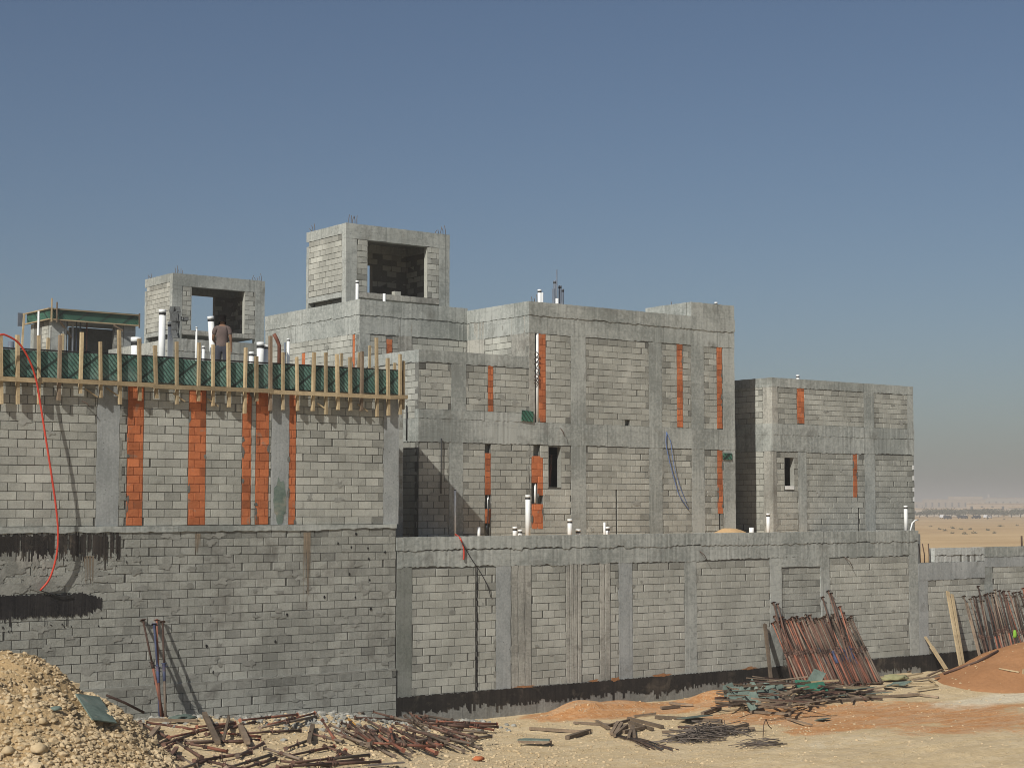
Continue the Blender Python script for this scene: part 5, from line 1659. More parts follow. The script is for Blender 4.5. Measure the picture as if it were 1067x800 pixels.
# leaning planks by the low wall
for (x0, y0, x1, y1, w, dep, lab) in ((1000.5, 690, 987.5, 616, .13, 1.3, 'pale long plank leaning on the low wall, darker tip'), (1003.5, 690, 992, 619, .10, 1.22, 'second pale plank right beside the dark tipped one'), (1021, 684, 1007, 628, .10, 1.3, 'weathered plank leaning among the tangled props')):
    T = at(x1, y1, Y=YW - .05); B = at(x0, y0, Y=YW - dep)
    d = (T - B).normalized(); B = B - d * .25
    m = MB(); m.bar(B, T, w, .045, side=(1, 0, 0), jit=.004)
    tag(m.build('plank', 'wood_old' if 'weathered' in lab else 'wood', None, origin=tuple(B)), lab, 'plank')
T = at(964, 663, Y=YW - .06); B = at(986, 697, Y=YW - .85)
m = MB(); B2 = T + (B - T) * .30
m.bar(B2, B, .17, .04, side=(1, 0, 0)); m.bar(T, B2, .09, .04, side=(1, 0, 0))
tag(m.build('plank', 'wood', None, origin=tuple(B)), 'single short pointed board leaning on the tar band', 'plank')
A = at(803.5, 690, Y=34.9); T = at(797, 650, Y=YW - .06)
m = MB(); m.bar(A - Vector((0, 0, .6)), T, .09, .07, side=(1, 0, 0)); tag(m.build('plank', 'wood_old', None, origin=tuple(A)), 'brown timber post leaning at the left end of the prop row', 'plank')
# long tube lying across the orange heap
pts = []
for px, py in ((983, 703), (1000, 697), (1018, 690.5), (1040, 679)):
    r = ray(px, py).normalized(); h = sand_b.ray_cast(Vector((0, 0, 0)), r)
    pts.append((h[0] if h[0] is not None else gp(px, py)) + Vector((0, 0, .04)))
m = MB(); m.tube(pts, .035, 8); tag(m.build('steel_tube', 'rust', None, origin=tuple(pts[0])), 'rusty tube lying on the slope of the orange heap', 'tube')
pts = []
for px, py in ((1041, 697), (1062, 701)):
    r = ray(px, py).normalized(); h = sand_b.ray_cast(Vector((0, 0, 0)), r)
    pts.append((h[0] if h[0] is not None else gp(px, py)) + Vector((0, 0, .03)))
m = MB(); m.bar(pts[0], pts[1], .05, .035, jit=.004); tag(m.build('stick', 'wood', None, origin=tuple(pts[0])), 'thin pale stick lying on the orange heap', 'stick')
q = pts[1]; m = MB(); m.bar(q + Vector((.02, -.1, -.35)), q + Vector((.1, -.1, .1)), .07, .05); tag(m.build('stake', 'wood', None, origin=tuple(q)), 'short wooden stake standing in the orange heap', 'stake')
# heap of split timber under the big prop row
GT = 'weathered timber heap below the prop row'
for k in range(165):
    f = rg.random()
    px = 757 + 150 * f; py = rg.uniform(694, 724) if px < 860 else rg.uniform(706, 724)
    lf = max(.03, .62 * math.exp(-((px - 806) / 55) ** 2) * rg.random())
    A = gp(px, py + (12 if px < 850 else 4), lf)
    a = rg.choice((rg.uniform(-.55, .1), rg.uniform(-.3, .25), rg.uniform(.3, 1.2)))
    ln = rg.uniform(.6, 1.8)
    d = Vector((math.cos(a), math.sin(a), rg.uniform(-.18, .12))).normalized()
    m = MB(); m.bar(A - d * ln / 2, A + d * ln / 2, rg.uniform(.03, .08), rg.uniform(.02, .045), jit=.008)
    tag(m.build('plank', rg.choice(('wood_old', 'wood_old', 'wood_old', 'wood_old', 'rust', 'wood_old')), None, origin=tuple(A)), 'weathered timber piece in the heap below the prop row', 'plank', GT)
GB = 'faded green boards thrown on the timber heap'
for k, (px, py, L, W, yaw, tilt, roll) in enumerate(((760, 714, .8, .45, 1.9, .5, -.9), (768, 716, .6, .5, 1.2, .2, -1.0), (775, 718, .9, .4, 2.0, .5, -.8), (787, 719, .8, .5, 1.5, -.3, -1.0), (796, 717, .7, .4, 1.0, .4, -.7), (806, 718, .9, .5, 1.7, -.4, -.9),
                                                       (815, 716, .7, .4, .6, .3, -.8), (781, 708, .6, .4, .4, .3, -.6), (770, 705, .7, .4, 2.2, .3, -.7), (802, 711, .8, .4, 2.4, .3, -.6), (764, 722, .7, .4, .2, .1, -.3), (785, 725, .9, .4, .1, .1, -.3), (848, 722, 1.0, .3, .1, .0, -.2), (880, 719, .8, .3, -.2, .1, -.3), (900, 717, 1.0, .3, .1, 0, -.15), (925, 714, .7, .3, .8, .1, -.3), (938, 712, .7, .3, 1.5, .1, -.4), (915, 722, 1.0, .25, -.1, 0, -.1), (870, 725, .9, .3, 0, 0, -.1))):
    if px < 830:
        L, W = L * .62, W * .72
        yaw, tilt, roll = -.64 + rg.uniform(-.45, .45), rg.uniform(-.3, .3), rg.uniform(.5, 1.15)
        L, W = rg.uniform(.3, .5), rg.uniform(.35, .6)
    board(px, py + (5 if px < 830 else 0), L, W, yaw, tilt, roll, 'green_board', 'faded green board in the broken pieces on the timber heap', GB, lift=.16 + .07 * (k % 3) if px < 830 else .10)
board(845, 714, .95, .42, -.5, .1, .7, 'green_new', 'brightest green board on the right side of the timber heap', lift=.25)
board(850, 707, .6, .4, -.4, -.9, .9, 'green_board', 'upright faded green board just above the brightest one', lift=.35)
plank(834, 711, 873, 708.5, .09, .05, 'wood', 'fresh pale plank crossing the timber heap beside the bright green board', lift=.34)
plank(880, 716, 908, 716.5, .12, .05, 'wood', 'short pale plank on the rubble under the prop row', lift=.1)
plank(872, 729, 957, 723, .10, .07, 'wood_old', 'long thin batten along the front of the debris by the track', lift=.05)
plank(862, 731, 905, 728, .08, .06, 'wood_old', 'dark batten ending under the long thin one', lift=.04)
plank(946, 722, 978, 726, .08, .05, 'wood_old', 'short brown batten left of the orange heap toe', lift=.04)
c = gp(932, 706, .1); lump('tarp', c, .5, .28, .10, 'pale_cloth', 'crumpled pale green tarp by the black band', 'tarp', 4, 3, .5)
for k, (px, py, ln, a) in enumerate(((950, 703, 1.2, .1), (965, 706, 1.0, -.2), (975, 700, 1.4, .3), (945, 710, 1.1, .5), (960, 712, .9, -.5), (972, 709, 1.0, .9), (938, 702, .8, -.3), (955, 697, 1.2, .2), (928, 714, .9, .2), (966, 716, 1.1, .1), (900, 709, .8, .3), (918, 705, .7, -.4))):
    A = gp(px, py, .1); d = Vector((math.cos(a), math.sin(a), rg.uniform(-.05, .1))).normalized()
    m = MB(); m.bar(A - d * ln / 2, A + d * ln / 2, rg.uniform(.05, .1), .04, jit=.006)
    tag(m.build('plank', rg.choice(('wood', 'wood_old')), None, origin=tuple(A)), 'scrap plank strewn between the prop row and the orange heap', 'plank', 'scrap planks strewn by the orange heap')
c = gp(1058, 640)
r = at(1057.5, 662, Y=33.9); lump('cloth_scrap', r, .07, .06, .2, 'lime', 'bright lime green scrap among the tangled props', 'cloth', 2)
# planks over the middle ground
mid = [(552, 758.5, 615, 762.5, .09, 'wood_old', 'long dark plank lying before the orange sand by the wall'), (591, 768, 614, 761, .11, 'wood_old', 'short thick log at the end of the long dark plank'),
       (598, 752.5, 660, 756, .08, 'wood_old', 'slim plank at the foot of the orange sand'), (683, 746.5, 752, 751, .11, 'wood_old', 'wide grey board below the tar band middle'), (697, 732, 722, 734, .07, 'wood_old', 'small dark plank near the second orange heap'),
       (689, 737, 708, 735.5, .08, 'wood_old', 'short brown plank lying left of the small dark one'), (732, 743, 750, 736.5, .10, 'wood_old', 'slanted stub of timber right of the grey board'), (706, 757, 745, 757, .06, 'rust', 'rusty bar over the steel scrap heap'),
       (690, 762, 786, 758, .07, 'wood_old', 'long grey batten just behind the steel scrap heap'), (752, 760, 779, 754, .07, 'wood_old', 'forked end batten behind the steel scrap heap'), (776, 737, 806, 736, .07, 'wood_old', 'batten on the orange patch under the green boards'),
       (745, 731, 807, 735, .06, 'wood_old', 'thin long batten in front of the green boards'), (782, 741, 824, 743.5, .07, 'wood_old', 'brown batten lying across the orange patch'), (818, 745, 827, 740, .06, 'wood_old', 'stub of wood at the end of the brown batten'),
       (820, 748, 846, 754.5, .05, 'wood_old', 'small dark stick on the orange patch'), (661, 745.5, 683, 743, .06, 'wood_old', 'thin pale batten behind the cluster of stubs'), (755, 721, 840, 731.5, .05, 'wood_old', 'very long thin stick in front of the timber heap'),
       (745, 727, 760, 726, .06, 'rust', 'rusty bar left of the timber heap'), (714, 769, 760, 762.5, .06, 'rust', 'rusty bar lying through the steel scrap heap'), (655, 748, 690, 757, .10, 'wood_old', 'rounded grey timber beside the cluster of stubs')]
for x0, y0, x1, y1, w, mt, lab in mid: plank(x0, y0, x1, y1, w, w * .8, mt, lab, lift=.05)
GS = 'cluster of short timber stubs on the open ground'
for (x0, y0, x1, y1) in ((637, 764, 644, 752), (641, 765, 648, 753), (640, 766, 653, 755), (655, 768, 659, 756), (661, 767, 660, 756), (650, 762, 672, 757), (656, 752, 680, 759), (632, 756, 655, 750), (622, 751, 634, 758)):
    plank(x0, y0, x1, y1, .075, .07, 'wood_old', 'short timber stub in the cluster on the open ground', GS, lift=.06, name='timber_stub', cat='timber')
board(557, 770.5, .75, .35, -.9, 0, 0, 'green_board', 'flat green board on a timber block on the bare ground', lift=.13)
plank(541, 771.5, 574, 773.5, .11, .10, 'wood_old', 'timber block under the flat green board', lift=.05)
board(724, 747, 1.0, .5, .1, 0, -.1, 'green_board', 'dusty green board in the middle of the ground debris', lift=.1)
board(711, 720, .7, .3, .2, .1, -.7, 'green_board', 'green scrap lying at the black band', lift=.15)
board(857, 749, .5, .35, .2, 0, -.15, 'green_board', 'single green scrap on the orange patch', lift=.04)
# timbers among the rubble near the left wall
left = [(213, 743, 227, 773, .10, 'wood_old', 'upright leaning stub left in the rubble berm'), (245, 744, 258, 773, .11, 'wood_old', 'grey slanted timber right of the slender forked one'), (238.5, 746, 232.5, 771, .06, 'wood_old', 'slender slanted timber in the rubble berm'),
        (155, 749.5, 206, 750.5, .08, 'wood_old', 'plank lying at the foot of the prop trio'), (142, 785, 165, 757, .09, 'wood_old', 'tilted batten at the toe of the rubble heap'), (146, 751, 149, 775, .07, 'wood_old', 'curved short batten on the edge of the rubble heap'),
        (322, 772, 326, 755, .09, 'wood_old', 'thick short log behind the steel props'), (171, 796, 184, 779, .07, 'rust', 'rusty bar end beside the heap toe near the frame bottom')]
for x0, y0, x1, y1, w, mt, lab in left: plank(x0, y0, x1, y1, w, w * .8, mt, lab, lift=.09)
for (a, b, lab) in (((111, 724), (150, 742), 'thin rusted strip on the ridge of the rubble heap'),):
    p0 = []
    for q in (a, ((a[0] + b[0]) / 2, (a[1] + b[1]) / 2 - 1), b):
        p = at(q[0], q[1], Y=33.4); p.z = max(p.z, drop(p.x, p.y) + .05); p0.append(p)
    m = MB(); m.tube(p0, .03, 6); tag(m.build('steel_strip', 'rust', None, origin=tuple(p0[0])), lab, 'strip')
# green panel lying on the rubble heap
r = ray(99, 746).normalized(); h = pile_b.ray_cast(Vector((0, 0, 0)), r)
cc = h[0] + Vector((0, 0, .08)); nn = h[1] if h[1].z > 0 else -h[1]
def onpile(px, py, up=.06):
    r = ray(px, py).normalized(); h = pile_b.ray_cast(Vector((0, 0, 0)), r); return h[0] + Vector((0, 0, up))
quad = [onpile(78.5, 731, .14), onpile(103, 734, .14), onpile(121.5, 761.5, .14), onpile(96, 758, .14)]
m = MB(); n_ = (quad[1] - quad[0]).cross(quad[3] - quad[0]).normalized()
if n_.z < 0: n_ = -n_
m.poly([p - n_ * .012 for p in quad] + [p + n_ * .012 for p in quad], [(3, 2, 1, 0), (4, 5, 6, 7), (0, 1, 5, 4), (1, 2, 6, 5), (2, 3, 7, 6), (3, 0, 4, 7)])
tag(m.build('ply_board', 'green_board', None, origin=tuple(quad[0])), 'grey green panel lying on the slope of the rubble heap', 'board')
c = onpile(58, 742); lump('cloth_scrap', c, .12, .08, .05, 'green_board', 'dark green rag on the rubble heap', 'cloth', 6)
c = gp(190, 747.5, .1); lump('net_scrap', c, .26, .12, .07, 'green_board', 'green netting scrap at the foot of the trio of props', 'net', 7, 3, .6)
c = gp(266, 742, .1); lump('plastic_bag', c, .13, .1, .1, 'white_bag', 'small white plastic bag in the rubble by the dark wall', 'bag', 9)
c = gp(499, 790, .05); lump('clay_fragment', c, .15, .1, .06, 'clay', 'broken red clay fragment on the bare ground', 'clay fragment', 9, 2, .5)
c = gp(402, 796, .05); m = MB(); m.bar(c - Vector((.35, -.1, 0)), c + Vector((.35, -.1, .02)), .11, .02); tag(m.build('steel_strip', 'rebar_grey', None, origin=tuple(c)), 'grey perforated strip at the end of the long lying tube', 'strip')
# steel scrap heap
m = MB(); c = gp(735, 768)
for k in range(230):
    q = rg.gauss(0, .55); a = rg.gauss(-.25, .75)
    x = c.x + q + rg.gauss(0, .25) ; y = c.y + rg.gauss(0, .22) + .1 * q
    hh = .34 * math.exp(-((q) / .55) ** 2) * rg.random()
    z = ground(x, y) + .02 + hh; ln = rg.uniform(.35, 1.1)
    d = Vector((math.cos(a), math.sin(a), rg.gauss(0, .1))).normalized()
    P = Vector((x, y, z)); m.tube([P - d * ln / 2, P + Vector((rg.uniform(-.03, .03), rg.uniform(-.03, .03), rg.uniform(-.02, .03))), P + d * ln / 2], .0095, 4, rg.uniform(-.4, .5))
for k in range(26):
    a = rg.gauss(-.3, .25); P = gp(790 + rg.uniform(-12, 14), 774 + rg.uniform(-4, 4), .03 + rg.random() * .1); ln = rg.uniform(.4, 1.0); d = Vector((math.cos(a), math.sin(a), rg.gauss(0, .08))).normalized()
    m.tube([P - d * ln / 2, P + Vector((0, 0, .03)), P + d * ln / 2], .009, 4)
tag(m.build('steel_scrap', 'rebar_grey', None, origin=tuple(c)), 'tangled heap of cut reinforcing rods', 'steel scrap', kind='stuff')
P = gp(795, 768, .02)
m = MB(); m.tube([P, P + Vector((.05, .02, .3)), P + Vector((.16, .05, .42)), P + Vector((.3, .1, .25)), P + Vector((.5, .2, .15))], .011, 5); tag(m.build('bent_rod', 'rebar', None, origin=tuple(P)), 'bent rod looping up at the right tip of the steel scrap', 'rod')
GR = 'thin dark rods fanned out left of the steel scrap'
for k in range(13):
    A = gp(642 + rg.uniform(0, 16), 765 + rg.uniform(0, 4), .03); B = gp(672 + 2.6 * k + rg.uniform(0, 6), 783 - .3 * k + rg.uniform(-5, 2), .02)
    m = MB(); m.tube([A, (A + B) / 2 + Vector((0, 0, .04)), B], .012, 5); tag(m.build('steel_rod', 'cable' if k % 2 else 'rebar', None, origin=tuple(A)), 'thin dark rod in the fan left of the steel scrap', 'rod', GR)


# ------------------------------------------------------------------ worker on the deck
def skin_mesh(name, nodes, edges, mat, parent, sub=2):
    me = bpy.data.meshes.new(name)
    names = list(nodes)
    me.from_pydata([nodes[n][0] for n in names], [], [(names.index(a), names.index(b)) for a, b in edges])
    o = bpy.data.objects.new(name, me); COL.objects.link(o)
    sm = o.modifiers.new('skin', 'SKIN'); sm.use_smooth_shade = True
    o.modifiers.new('sub', 'SUBSURF').levels = sub
    o.modifiers['sub'].render_levels = sub
    for i, n in enumerate(names):
        r = nodes[n][1]
        me.skin_vertices[0].data[i].radius = r if isinstance(r, tuple) else (r, r)
        me.skin_vertices[0].data[i].use_root = (i == 0)
    dg = bpy.context.evaluated_depsgraph_get()
    m2 = bpy.data.meshes.new_from_object(o.evaluated_get(dg))
    o.modifiers.clear(); o.data = m2; m2.name = name
    bpy.data.meshes.remove(me)
    m2.materials.clear(); m2.materials.append(MAT[mat])
    m2.attributes.new('tone', 'FLOAT', 'FACE')
    m2.polygons.foreach_set('use_smooth', [True] * len(m2.polygons))
    if parent: o.parent = parent
    return o


def person():
    p = at(231.5, 352, Y=41.0)
    root = empty('person', (p.x, 41.0, 3.42), 'worker seen from behind in a dusty pink shirt and dark trousers, head bowed', 'person')
    nd = {
        'pelvis': ((0, 0, .93), (.11, .08)), 'waist': ((0, .01, 1.10), (.11, .08)), 'chest': ((0, .0, 1.30), (.165, .115)), 'neckb': ((0, .02, 1.45), (.085, .075)),
        'neck': ((0, .05, 1.52), .055), 'headb': ((-.005, .085, 1.58), (.07, .08)), 'head': ((-.01, .10, 1.66), (.078, .095)), 'crown': ((-.01, .09, 1.73), (.055, .065)),
        'nose': ((-.012, .195, 1.635), .016),
        'earl': ((-.095, .09, 1.645), .016), 'earr': ((.075, .09, 1.645), .016),
        'shl': ((-.18, .0, 1.41), .065), 'ell': ((-.25, .06, 1.14), .045), 'wrl': ((-.17, .24, .98), .03), 'hal': ((-.14, .29, .96), (.04, .02)),
        'shr': ((.18, .0, 1.41), .065), 'elr': ((.235, -.03, 1.13), .045), 'wrr': ((.245, .02, .88), .03), 'har': ((.245, .035, .80), (.02, .042)),
        'hil': ((-.09, 0, .86), .095), 'knl': ((-.10, .03, .50), .06), 'anl': ((-.11, -.01, .09), .042), 'tol': ((-.12, .14, .045), .038),
        'hir': ((.09, 0, .86), .095), 'knr': ((.11, .03, .50), .06), 'anr': ((.13, .0, .09), .042), 'tor': ((.15, .15, .045), .038)}
    ed = [('pelvis', 'waist'), ('waist', 'chest'), ('chest', 'neckb'), ('neckb', 'neck'), ('neck', 'headb'), ('headb', 'head'), ('head', 'crown'), ('head', 'nose'), ('head', 'earl'), ('head', 'earr'),
          ('neckb', 'shl'), ('shl', 'ell'), ('ell', 'wrl'), ('wrl', 'hal'), ('neckb', 'shr'), ('shr', 'elr'), ('elr', 'wrr'), ('wrr', 'har'),
          ('pelvis', 'hil'), ('hil', 'knl'), ('knl', 'anl'), ('anl', 'tol'), ('pelvis', 'hir'), ('hir', 'knr'), ('knr', 'anr'), ('anr', 'tor')]
    for s, hand, base in (('r', (.245, .035, .80), -1), ('l', (-.14, .29, .96), -1)):
        hx, hy, hz = hand
        for k in range(4):
            off = (k - 1.5) * .019
            if s == 'r': a = (hx, hy + off, hz - .045); b = (hx - .012, hy + off, hz - .10 + abs(k - 1) * .006)
            else: a = (hx + .02, hy + .04, hz - off); b = (hx + .03, hy + .085, hz - off - .015)
            nd[f'f{s}{k}a'] = (a, .009); nd[f'f{s}{k}b'] = (b, .0075)
            ed += [('ha' + s, f'f{s}{k}a'), (f'f{s}{k}a', f'f{s}{k}b')]
        t = (hx - .015, hy + .05, hz - .015) if s == 'r' else (hx + .02, hy + .03, hz + .05)
        nd[f't{s}'] = (t, .01); ed.append(('ha' + s, f't{s}'))
    skin_mesh('body', nd, ed, 'skin', root)
    sh = {'hem': ((0, 0, .86), (.178, .138)), 'pelvis': ((0, 0, .98), (.176, .136)), 'waist': ((0, .01, 1.12), (.165, .125)), 'chest': ((0, 0, 1.30), (.195, .14)), 'neckb': ((0, .015, 1.445), (.10, .085)),
          'shl': ((-.185, 0, 1.41), .082), 'ml': ((-.23, .03, 1.24), .07), 'shr': ((.185, 0, 1.41), .082), 'mr': ((.218, -.02, 1.22), .07)}
    skin_mesh('shirt', sh, [('hem', 'pelvis'), ('pelvis', 'waist'), ('waist', 'chest'), ('chest', 'neckb'), ('neckb', 'shl'), ('shl', 'ml'), ('neckb', 'shr'), ('shr', 'mr')], 'shirt', root)
    tr = {'belt': ((0, 0, 1.02), (.158, .12)), 'pelvis': ((0, 0, .92), (.168, .128)), 'hil': ((-.09, 0, .84), .112), 'knl': ((-.10, .03, .50), .085), 'anl': ((-.11, -.01, .10), .07), 'hir': ((.09, 0, .84), .112), 'knr': ((.11, .03, .50), .085), 'anr': ((.13, 0, .10), .07)}
    skin_mesh('trousers', tr, [('belt', 'pelvis'), ('pelvis', 'hil'), ('hil', 'knl'), ('knl', 'anl'), ('pelvis', 'hir'), ('hir', 'knr'), ('knr', 'anr')], 'trousers', root)
    hr = {'a': ((-.01, .065, 1.665), (.105, .105)), 'b': ((-.01, .075, 1.74), (.092, .10)), 'c': ((-.008, .045, 1.595), (.085, .06))}
    skin_mesh('hair', hr, [('a', 'b'), ('a', 'c')], 'hair', root)
    for sx, a, t in ((-1, (-.11, -.03, .05), (-.12, .17, .045)), (1, (.13, -.02, .05), (.15, .18, .045))):
        skin_mesh('shoe', {'a': (a, (.05, .05)), 'b': (t, (.045, .04))}, [('a', 'b')], 'rubber', root)
    root.rotation_euler = (0, 0, math.radians(-30))


person()


# ------------------------------------------------------------------ far desert
def far(px, dist, lift=0.0):
    r = ray(px, 528); d = Vector((r.x, r.y, 0)).normalized()
    p = d * dist
    return Vector((p.x, p.y, ground(p.x, p.y) + lift))


def far_tree(px, dist, w, h, label, seed):
    rg = random.Random(seed)
    b = far(px, dist)
    root = empty('tree', b, label, 'tree', 'dusty trees along the far edge of the desert')
    m = MB()
    m.tube([b - Vector((0, 0, .2)), b + Vector((rg.uniform(-.2, .2), 0, h * .3)), b + Vector((rg.uniform(-.5, .5), 0, h * .6))], [.28, .2, .1], 6)
    for k in range(3): m.tube([b + Vector((0, 0, h * .3)), b + Vector((rg.uniform(-w * .3, w * .3), rg.uniform(-w * .3, w * .3), h * .7))], [.13, .05], 5)
    m.build('trunk', 'bark', root)
    m = MB()
    for c in range(16):
        cx, cy, cz = rg.gauss(0, w * .22), rg.gauss(0, w * .22), h * rg.uniform(.42, .92)
        for k in range(46):
            p = b + Vector((cx + rg.gauss(0, w * .09), cy + rg.gauss(0, w * .09), cz + rg.gauss(0, h * .07)))
            s = rg.uniform(.2, .55)
            q = [p + Vector((rg.uniform(-s, s), rg.uniform(-s, s), rg.uniform(-s, s))) for z in range(3)]
            m.face(q, rg.uniform(-.4, .3))
    m.build('crown', 'leaf', root)


def far_house(px, dist, w, h, mat, label, dome=False):
    b = far(px, dist)
    root = empty('far_building', b, label, 'building', 'low buildings on the far horizon')
    r = ray(px, 528); d = Vector((r.x, r.y, 0)).normalized(); s = Vector((d.y, -d.x, 0))
    def P(u, v, z): return b + s * u + d * v + Vector((0, 0, z))
    def bx(u0, u1, v0, v1, z0, z1, nm, mt):
        m = MB(); v = [P(u0, v0, z0), P(u1, v0, z0), P(u1, v1, z0), P(u0, v1, z0), P(u0, v0, z1), P(u1, v0, z1), P(u1, v1, z1), P(u0, v1, z1)]
        m.poly(v, [(3, 2, 1, 0), (4, 5, 6, 7), (0, 1, 5, 4), (1, 2, 6, 5), (2, 3, 7, 6), (3, 0, 4, 7)]); m.build(nm, mt, root)
    bx(-w / 2, w / 2, 0, w * .4, -.5, h, 'wall', mat)
    bx(-w / 2 - .3, w / 2 + .3, -.3, w * .4 + .3, h + .003, h + .6, 'roof', 'far_tan')
    n = max(3, int(w / 8))
    for k in range(n):
        u = -w / 2 + w * (k + .5) / n
        bx(u - 1, u + 1, -.06, -.002, h * .35, h * .75, 'window', 'dark_glass')
    if dome:
        bx(-w * .2, w * .2, w * .05, w * .3, h + .61, h + 4, 'upper_storey', mat)


for i, (px, dd_, w, h) in enumerate(((958, 900, 9, 6), (966, 880, 8, 5.5), (973, 930, 12, 7.5), (979, 900, 11, 7), (985, 915, 10, 6.5), (991, 940, 9, 5.5), (997, 900, 10, 5.5), (1004, 960, 10, 5), (1014, 900, 10, 6), (1020, 890, 12, 7.5), (1027, 915, 12, 8), (1033, 900, 10, 6), (1040, 930, 12, 7), (1046, 950, 9, 5), (1054, 900, 9, 5), (1063, 880, 9, 7), (1073, 900, 11, 7), (1085, 920, 12, 6.5), (1100, 900, 12, 7))):
    far_tree(px, dd_, w * 1.3, h * (.5 + .35 * ((i * 37) % 10) / 10), 'dusty tree in the hazy belt beyond the desert plain', i)
for (px, dd_, w, h, mt, lab, dm) in ((968, 1000, 42, 4, 'far_white', 'long low pale wall building at the desert edge near the house corner', False), (1006, 2300, 110, 15, 'far_tan', 'broad stepped building faint in the haze', True), (985, 2500, 120, 12, 'far_tan', 'faint long block left of the broad stepped building', False),
                                      (1052, 2600, 150, 12, 'far_white', 'faint pale block right of the hazy mast', False), (1030, 1000, 14, 4.5, 'far_white', 'small white building among the far trees', False), (1066, 1000, 16, 5, 'far_white', 'white building under the far trees at the frame edge', False), (1045, 1500, 60, 8, 'far_tan', 'tan building fading behind the far trees', False), (1075, 2200, 110, 16, 'far_white', 'tall pale building faint at the frame edge', False)):
    far_house(px, dd_, w, h, mt, lab, dm)
b = far(1030.5, 2600)
m = MB(); m.tube([b, b + Vector((0, 0, 24))], [2.2, 1.6], 8)
tag(m.build('mast_tower', 'far_white', None, origin=tuple(b)), 'faint slender tower rising through the haze', 'tower')


def far_car(px, dist, mat, label, yaw):
    b = far(px, dist)
    root = empty('parked_car', b, label, 'car', 'vehicles far out on the desert plain')
    m = MB()
    prof = [(-2.2, .35), (2.2, .35), (2.25, .8), (1.3, .95), (.7, 1.55), (-1.6, 1.6), (-2.2, 1.0)]
    v = [b + Vector((x, -.9, z)) for x, z in prof] + [b + Vector((x, .9, z)) for x, z in prof]
    n = len(prof)
    m.poly(v, [tuple(range(n)), tuple(range(2 * n - 1, n - 1, -1))] + [(k, n + k, n + (k + 1) % n, (k + 1) % n) for k in range(n)])
    m.build('body', mat, root)
    for x in (-1.4, 1.4):
        for y in (-.85, .85):
            w = MB(); w.tube([b + Vector((x, y - .1, .36)), b + Vector((x, y + .1, .36))], .36, 10); w.build('wheel', 'rubber', root)
    w = MB(); w.poly([b + Vector(p) for p in ((-1.5, -.905, 1.05), (.95, -.905, 1.05), (.6, -.905, 1.45), (-1.5, -.905, 1.48))], [(0, 1, 2, 3)]); w.build('window', 'dark_glass', root)
    root.rotation_euler = (0, 0, yaw)


for px, dd_, mt, lab, yw in ((987.3, 770, 'car_dark', 'single dark vehicle on the desert plain nearest the lower house', .2), (1002, 800, 'car_dark', 'dark vehicle left in the close pair on the plain', .1), (1005.2, 790, 'car_dark', 'dark vehicle on the right of the close pair on the plain', .4), (1029, 830, 'car_white', 'white vehicle before the far trees under the hazy tower', 0), (982.5, 830, 'car_white', 'pale vehicle beyond the single dark one', .3), (1017, 800, 'car_dark', 'low dark vehicle between the pair and the hazy tower', 1.4)):
    far_car(px, dd_, mt, lab, yw)
GBU = 'dark scrub dots on the desert plain'
for i, (px, py) in enumerate(((992.5, 551), (1043, 549), (985, 553.5), (980, 552), (1001, 552), (1011, 552), (992, 556), (1006, 557), (1015, 556), (1030, 553), (970, 549), (1036, 556), (1060, 548), (1029, 541), (1046, 541.5))):
    r = ray(px, py); t = -5.5 / r.z * 1.0; c = r * t
    rgb = random.Random(i); m = MB(); s0 = .5 if i < 2 else .32
    for k in range(60):
        p = Vector((c.x + rgb.gauss(0, s0 * .7), c.y + rgb.gauss(0, s0 * .7), GZ + abs(rgb.gauss(0, s0 * .6)))); q = [p + Vector((rgb.uniform(-.25, .25), rgb.uniform(-.25, .25), rgb.uniform(-.2, .25))) for z in range(3)]; m.face(q, rgb.uniform(-.3, .2))
    tag(m.build('scrub_bush', 'leaf', None, origin=(c.x, c.y, GZ)), 'small dark scrub bush dotting the sandy plain', 'bush', GBU)

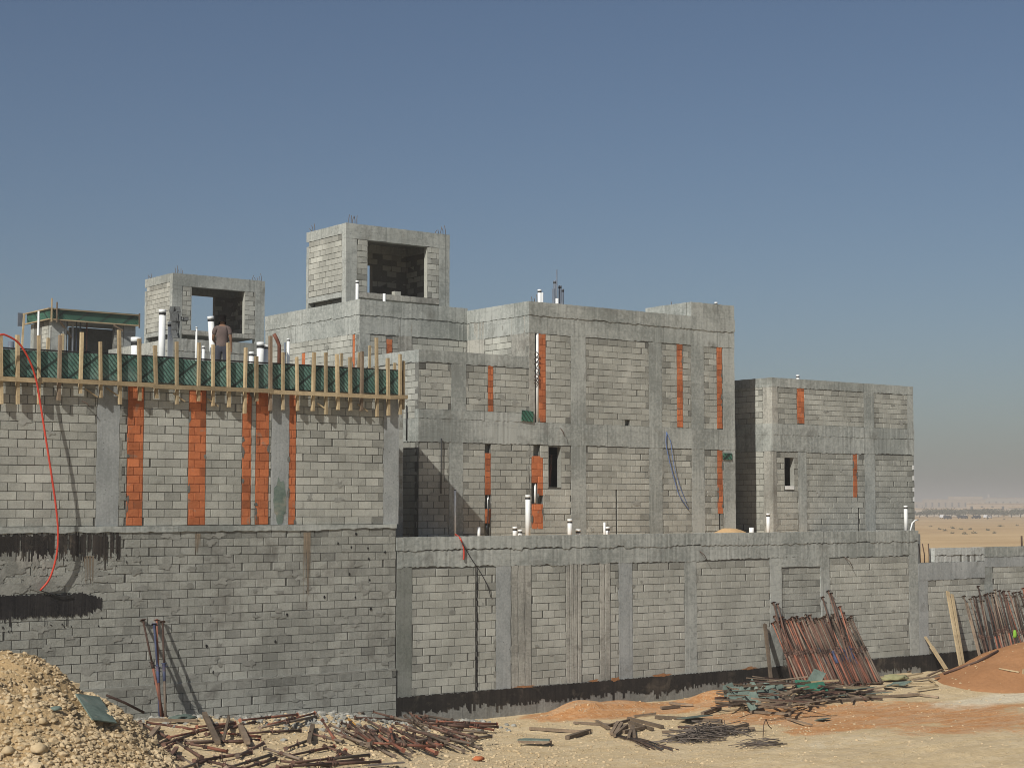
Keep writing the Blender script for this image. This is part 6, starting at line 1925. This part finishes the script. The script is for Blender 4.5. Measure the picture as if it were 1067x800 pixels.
# ------------------------------------------------------------------ air
hz = MB(); hz.box(-3500, 13000, -3500, 13000, GZ - 3.0, 24.0)
hm = bpy.data.materials.new('haze'); hm.use_nodes = True
nt = hm.node_tree; nt.nodes.clear()
o_ = nt.nodes.new('ShaderNodeOutputMaterial'); pv = nt.nodes.new('ShaderNodeVolumePrincipled')
pv.inputs['Color'].default_value = (.82, .775, .72, 1); pv.inputs['Density'].default_value = .0008; pv.inputs['Anisotropy'].default_value = 0.0
nt.links.new(pv.outputs[0], o_.inputs['Volume'])
MAT['haze'] = hm
tag(hz.build('haze', 'haze', None), 'pale dusty air over the whole plain', 'haze', kind='stuff')

# ------------------------------------------------------------------ light
SUN = Vector((1, .45, -.93)).normalized()
to_sun = -SUN
elev = math.asin(to_sun.z)
sd = bpy.data.lights.new('sun', 'SUN'); so = bpy.data.objects.new('sun', sd); COL.objects.link(so)
sd.energy = 4.7; sd.angle = math.radians(.55); sd.color = (1.0, .965, .90)
so.rotation_mode = 'QUATERNION'; so.rotation_quaternion = Vector((0, 0, -1)).rotation_difference(SUN)
w = bpy.data.worlds.new('World'); SC.world = w; w.use_nodes = True
nt = w.node_tree; nt.nodes.clear()
wo = nt.nodes.new('ShaderNodeOutputWorld'); bg = nt.nodes.new('ShaderNodeBackground')
sky = nt.nodes.new('ShaderNodeTexSky'); sky.sky_type = 'NISHITA'; sky.sun_disc = False
sky.sun_elevation = elev
sky.sun_rotation = math.atan2(to_sun.x, to_sun.y)
sky.altitude = 600; sky.air_density = 1.0; sky.dust_density = 2.5; sky.ozone_density = 2.8
nt.links.new(sky.outputs[0], bg.inputs[0]); bg.inputs[1].default_value = .060
nt.links.new(bg.outputs[0], wo.inputs[0])

SC.view_settings.view_transform = 'Standard'
SC.view_settings.look = 'None'
SC.view_settings.exposure = 0.0
SC.view_settings.gamma = 1.0
SC.cycles.use_denoising = True
SC.cycles.filter_width = 1.0
SC.cycles.max_bounces = 6
SC.cycles.diffuse_bounces = 3
SC.cycles.volume_bounces = 0
SC.cycles.use_adaptive_sampling = True
SC.cycles.adaptive_threshold = 0.01
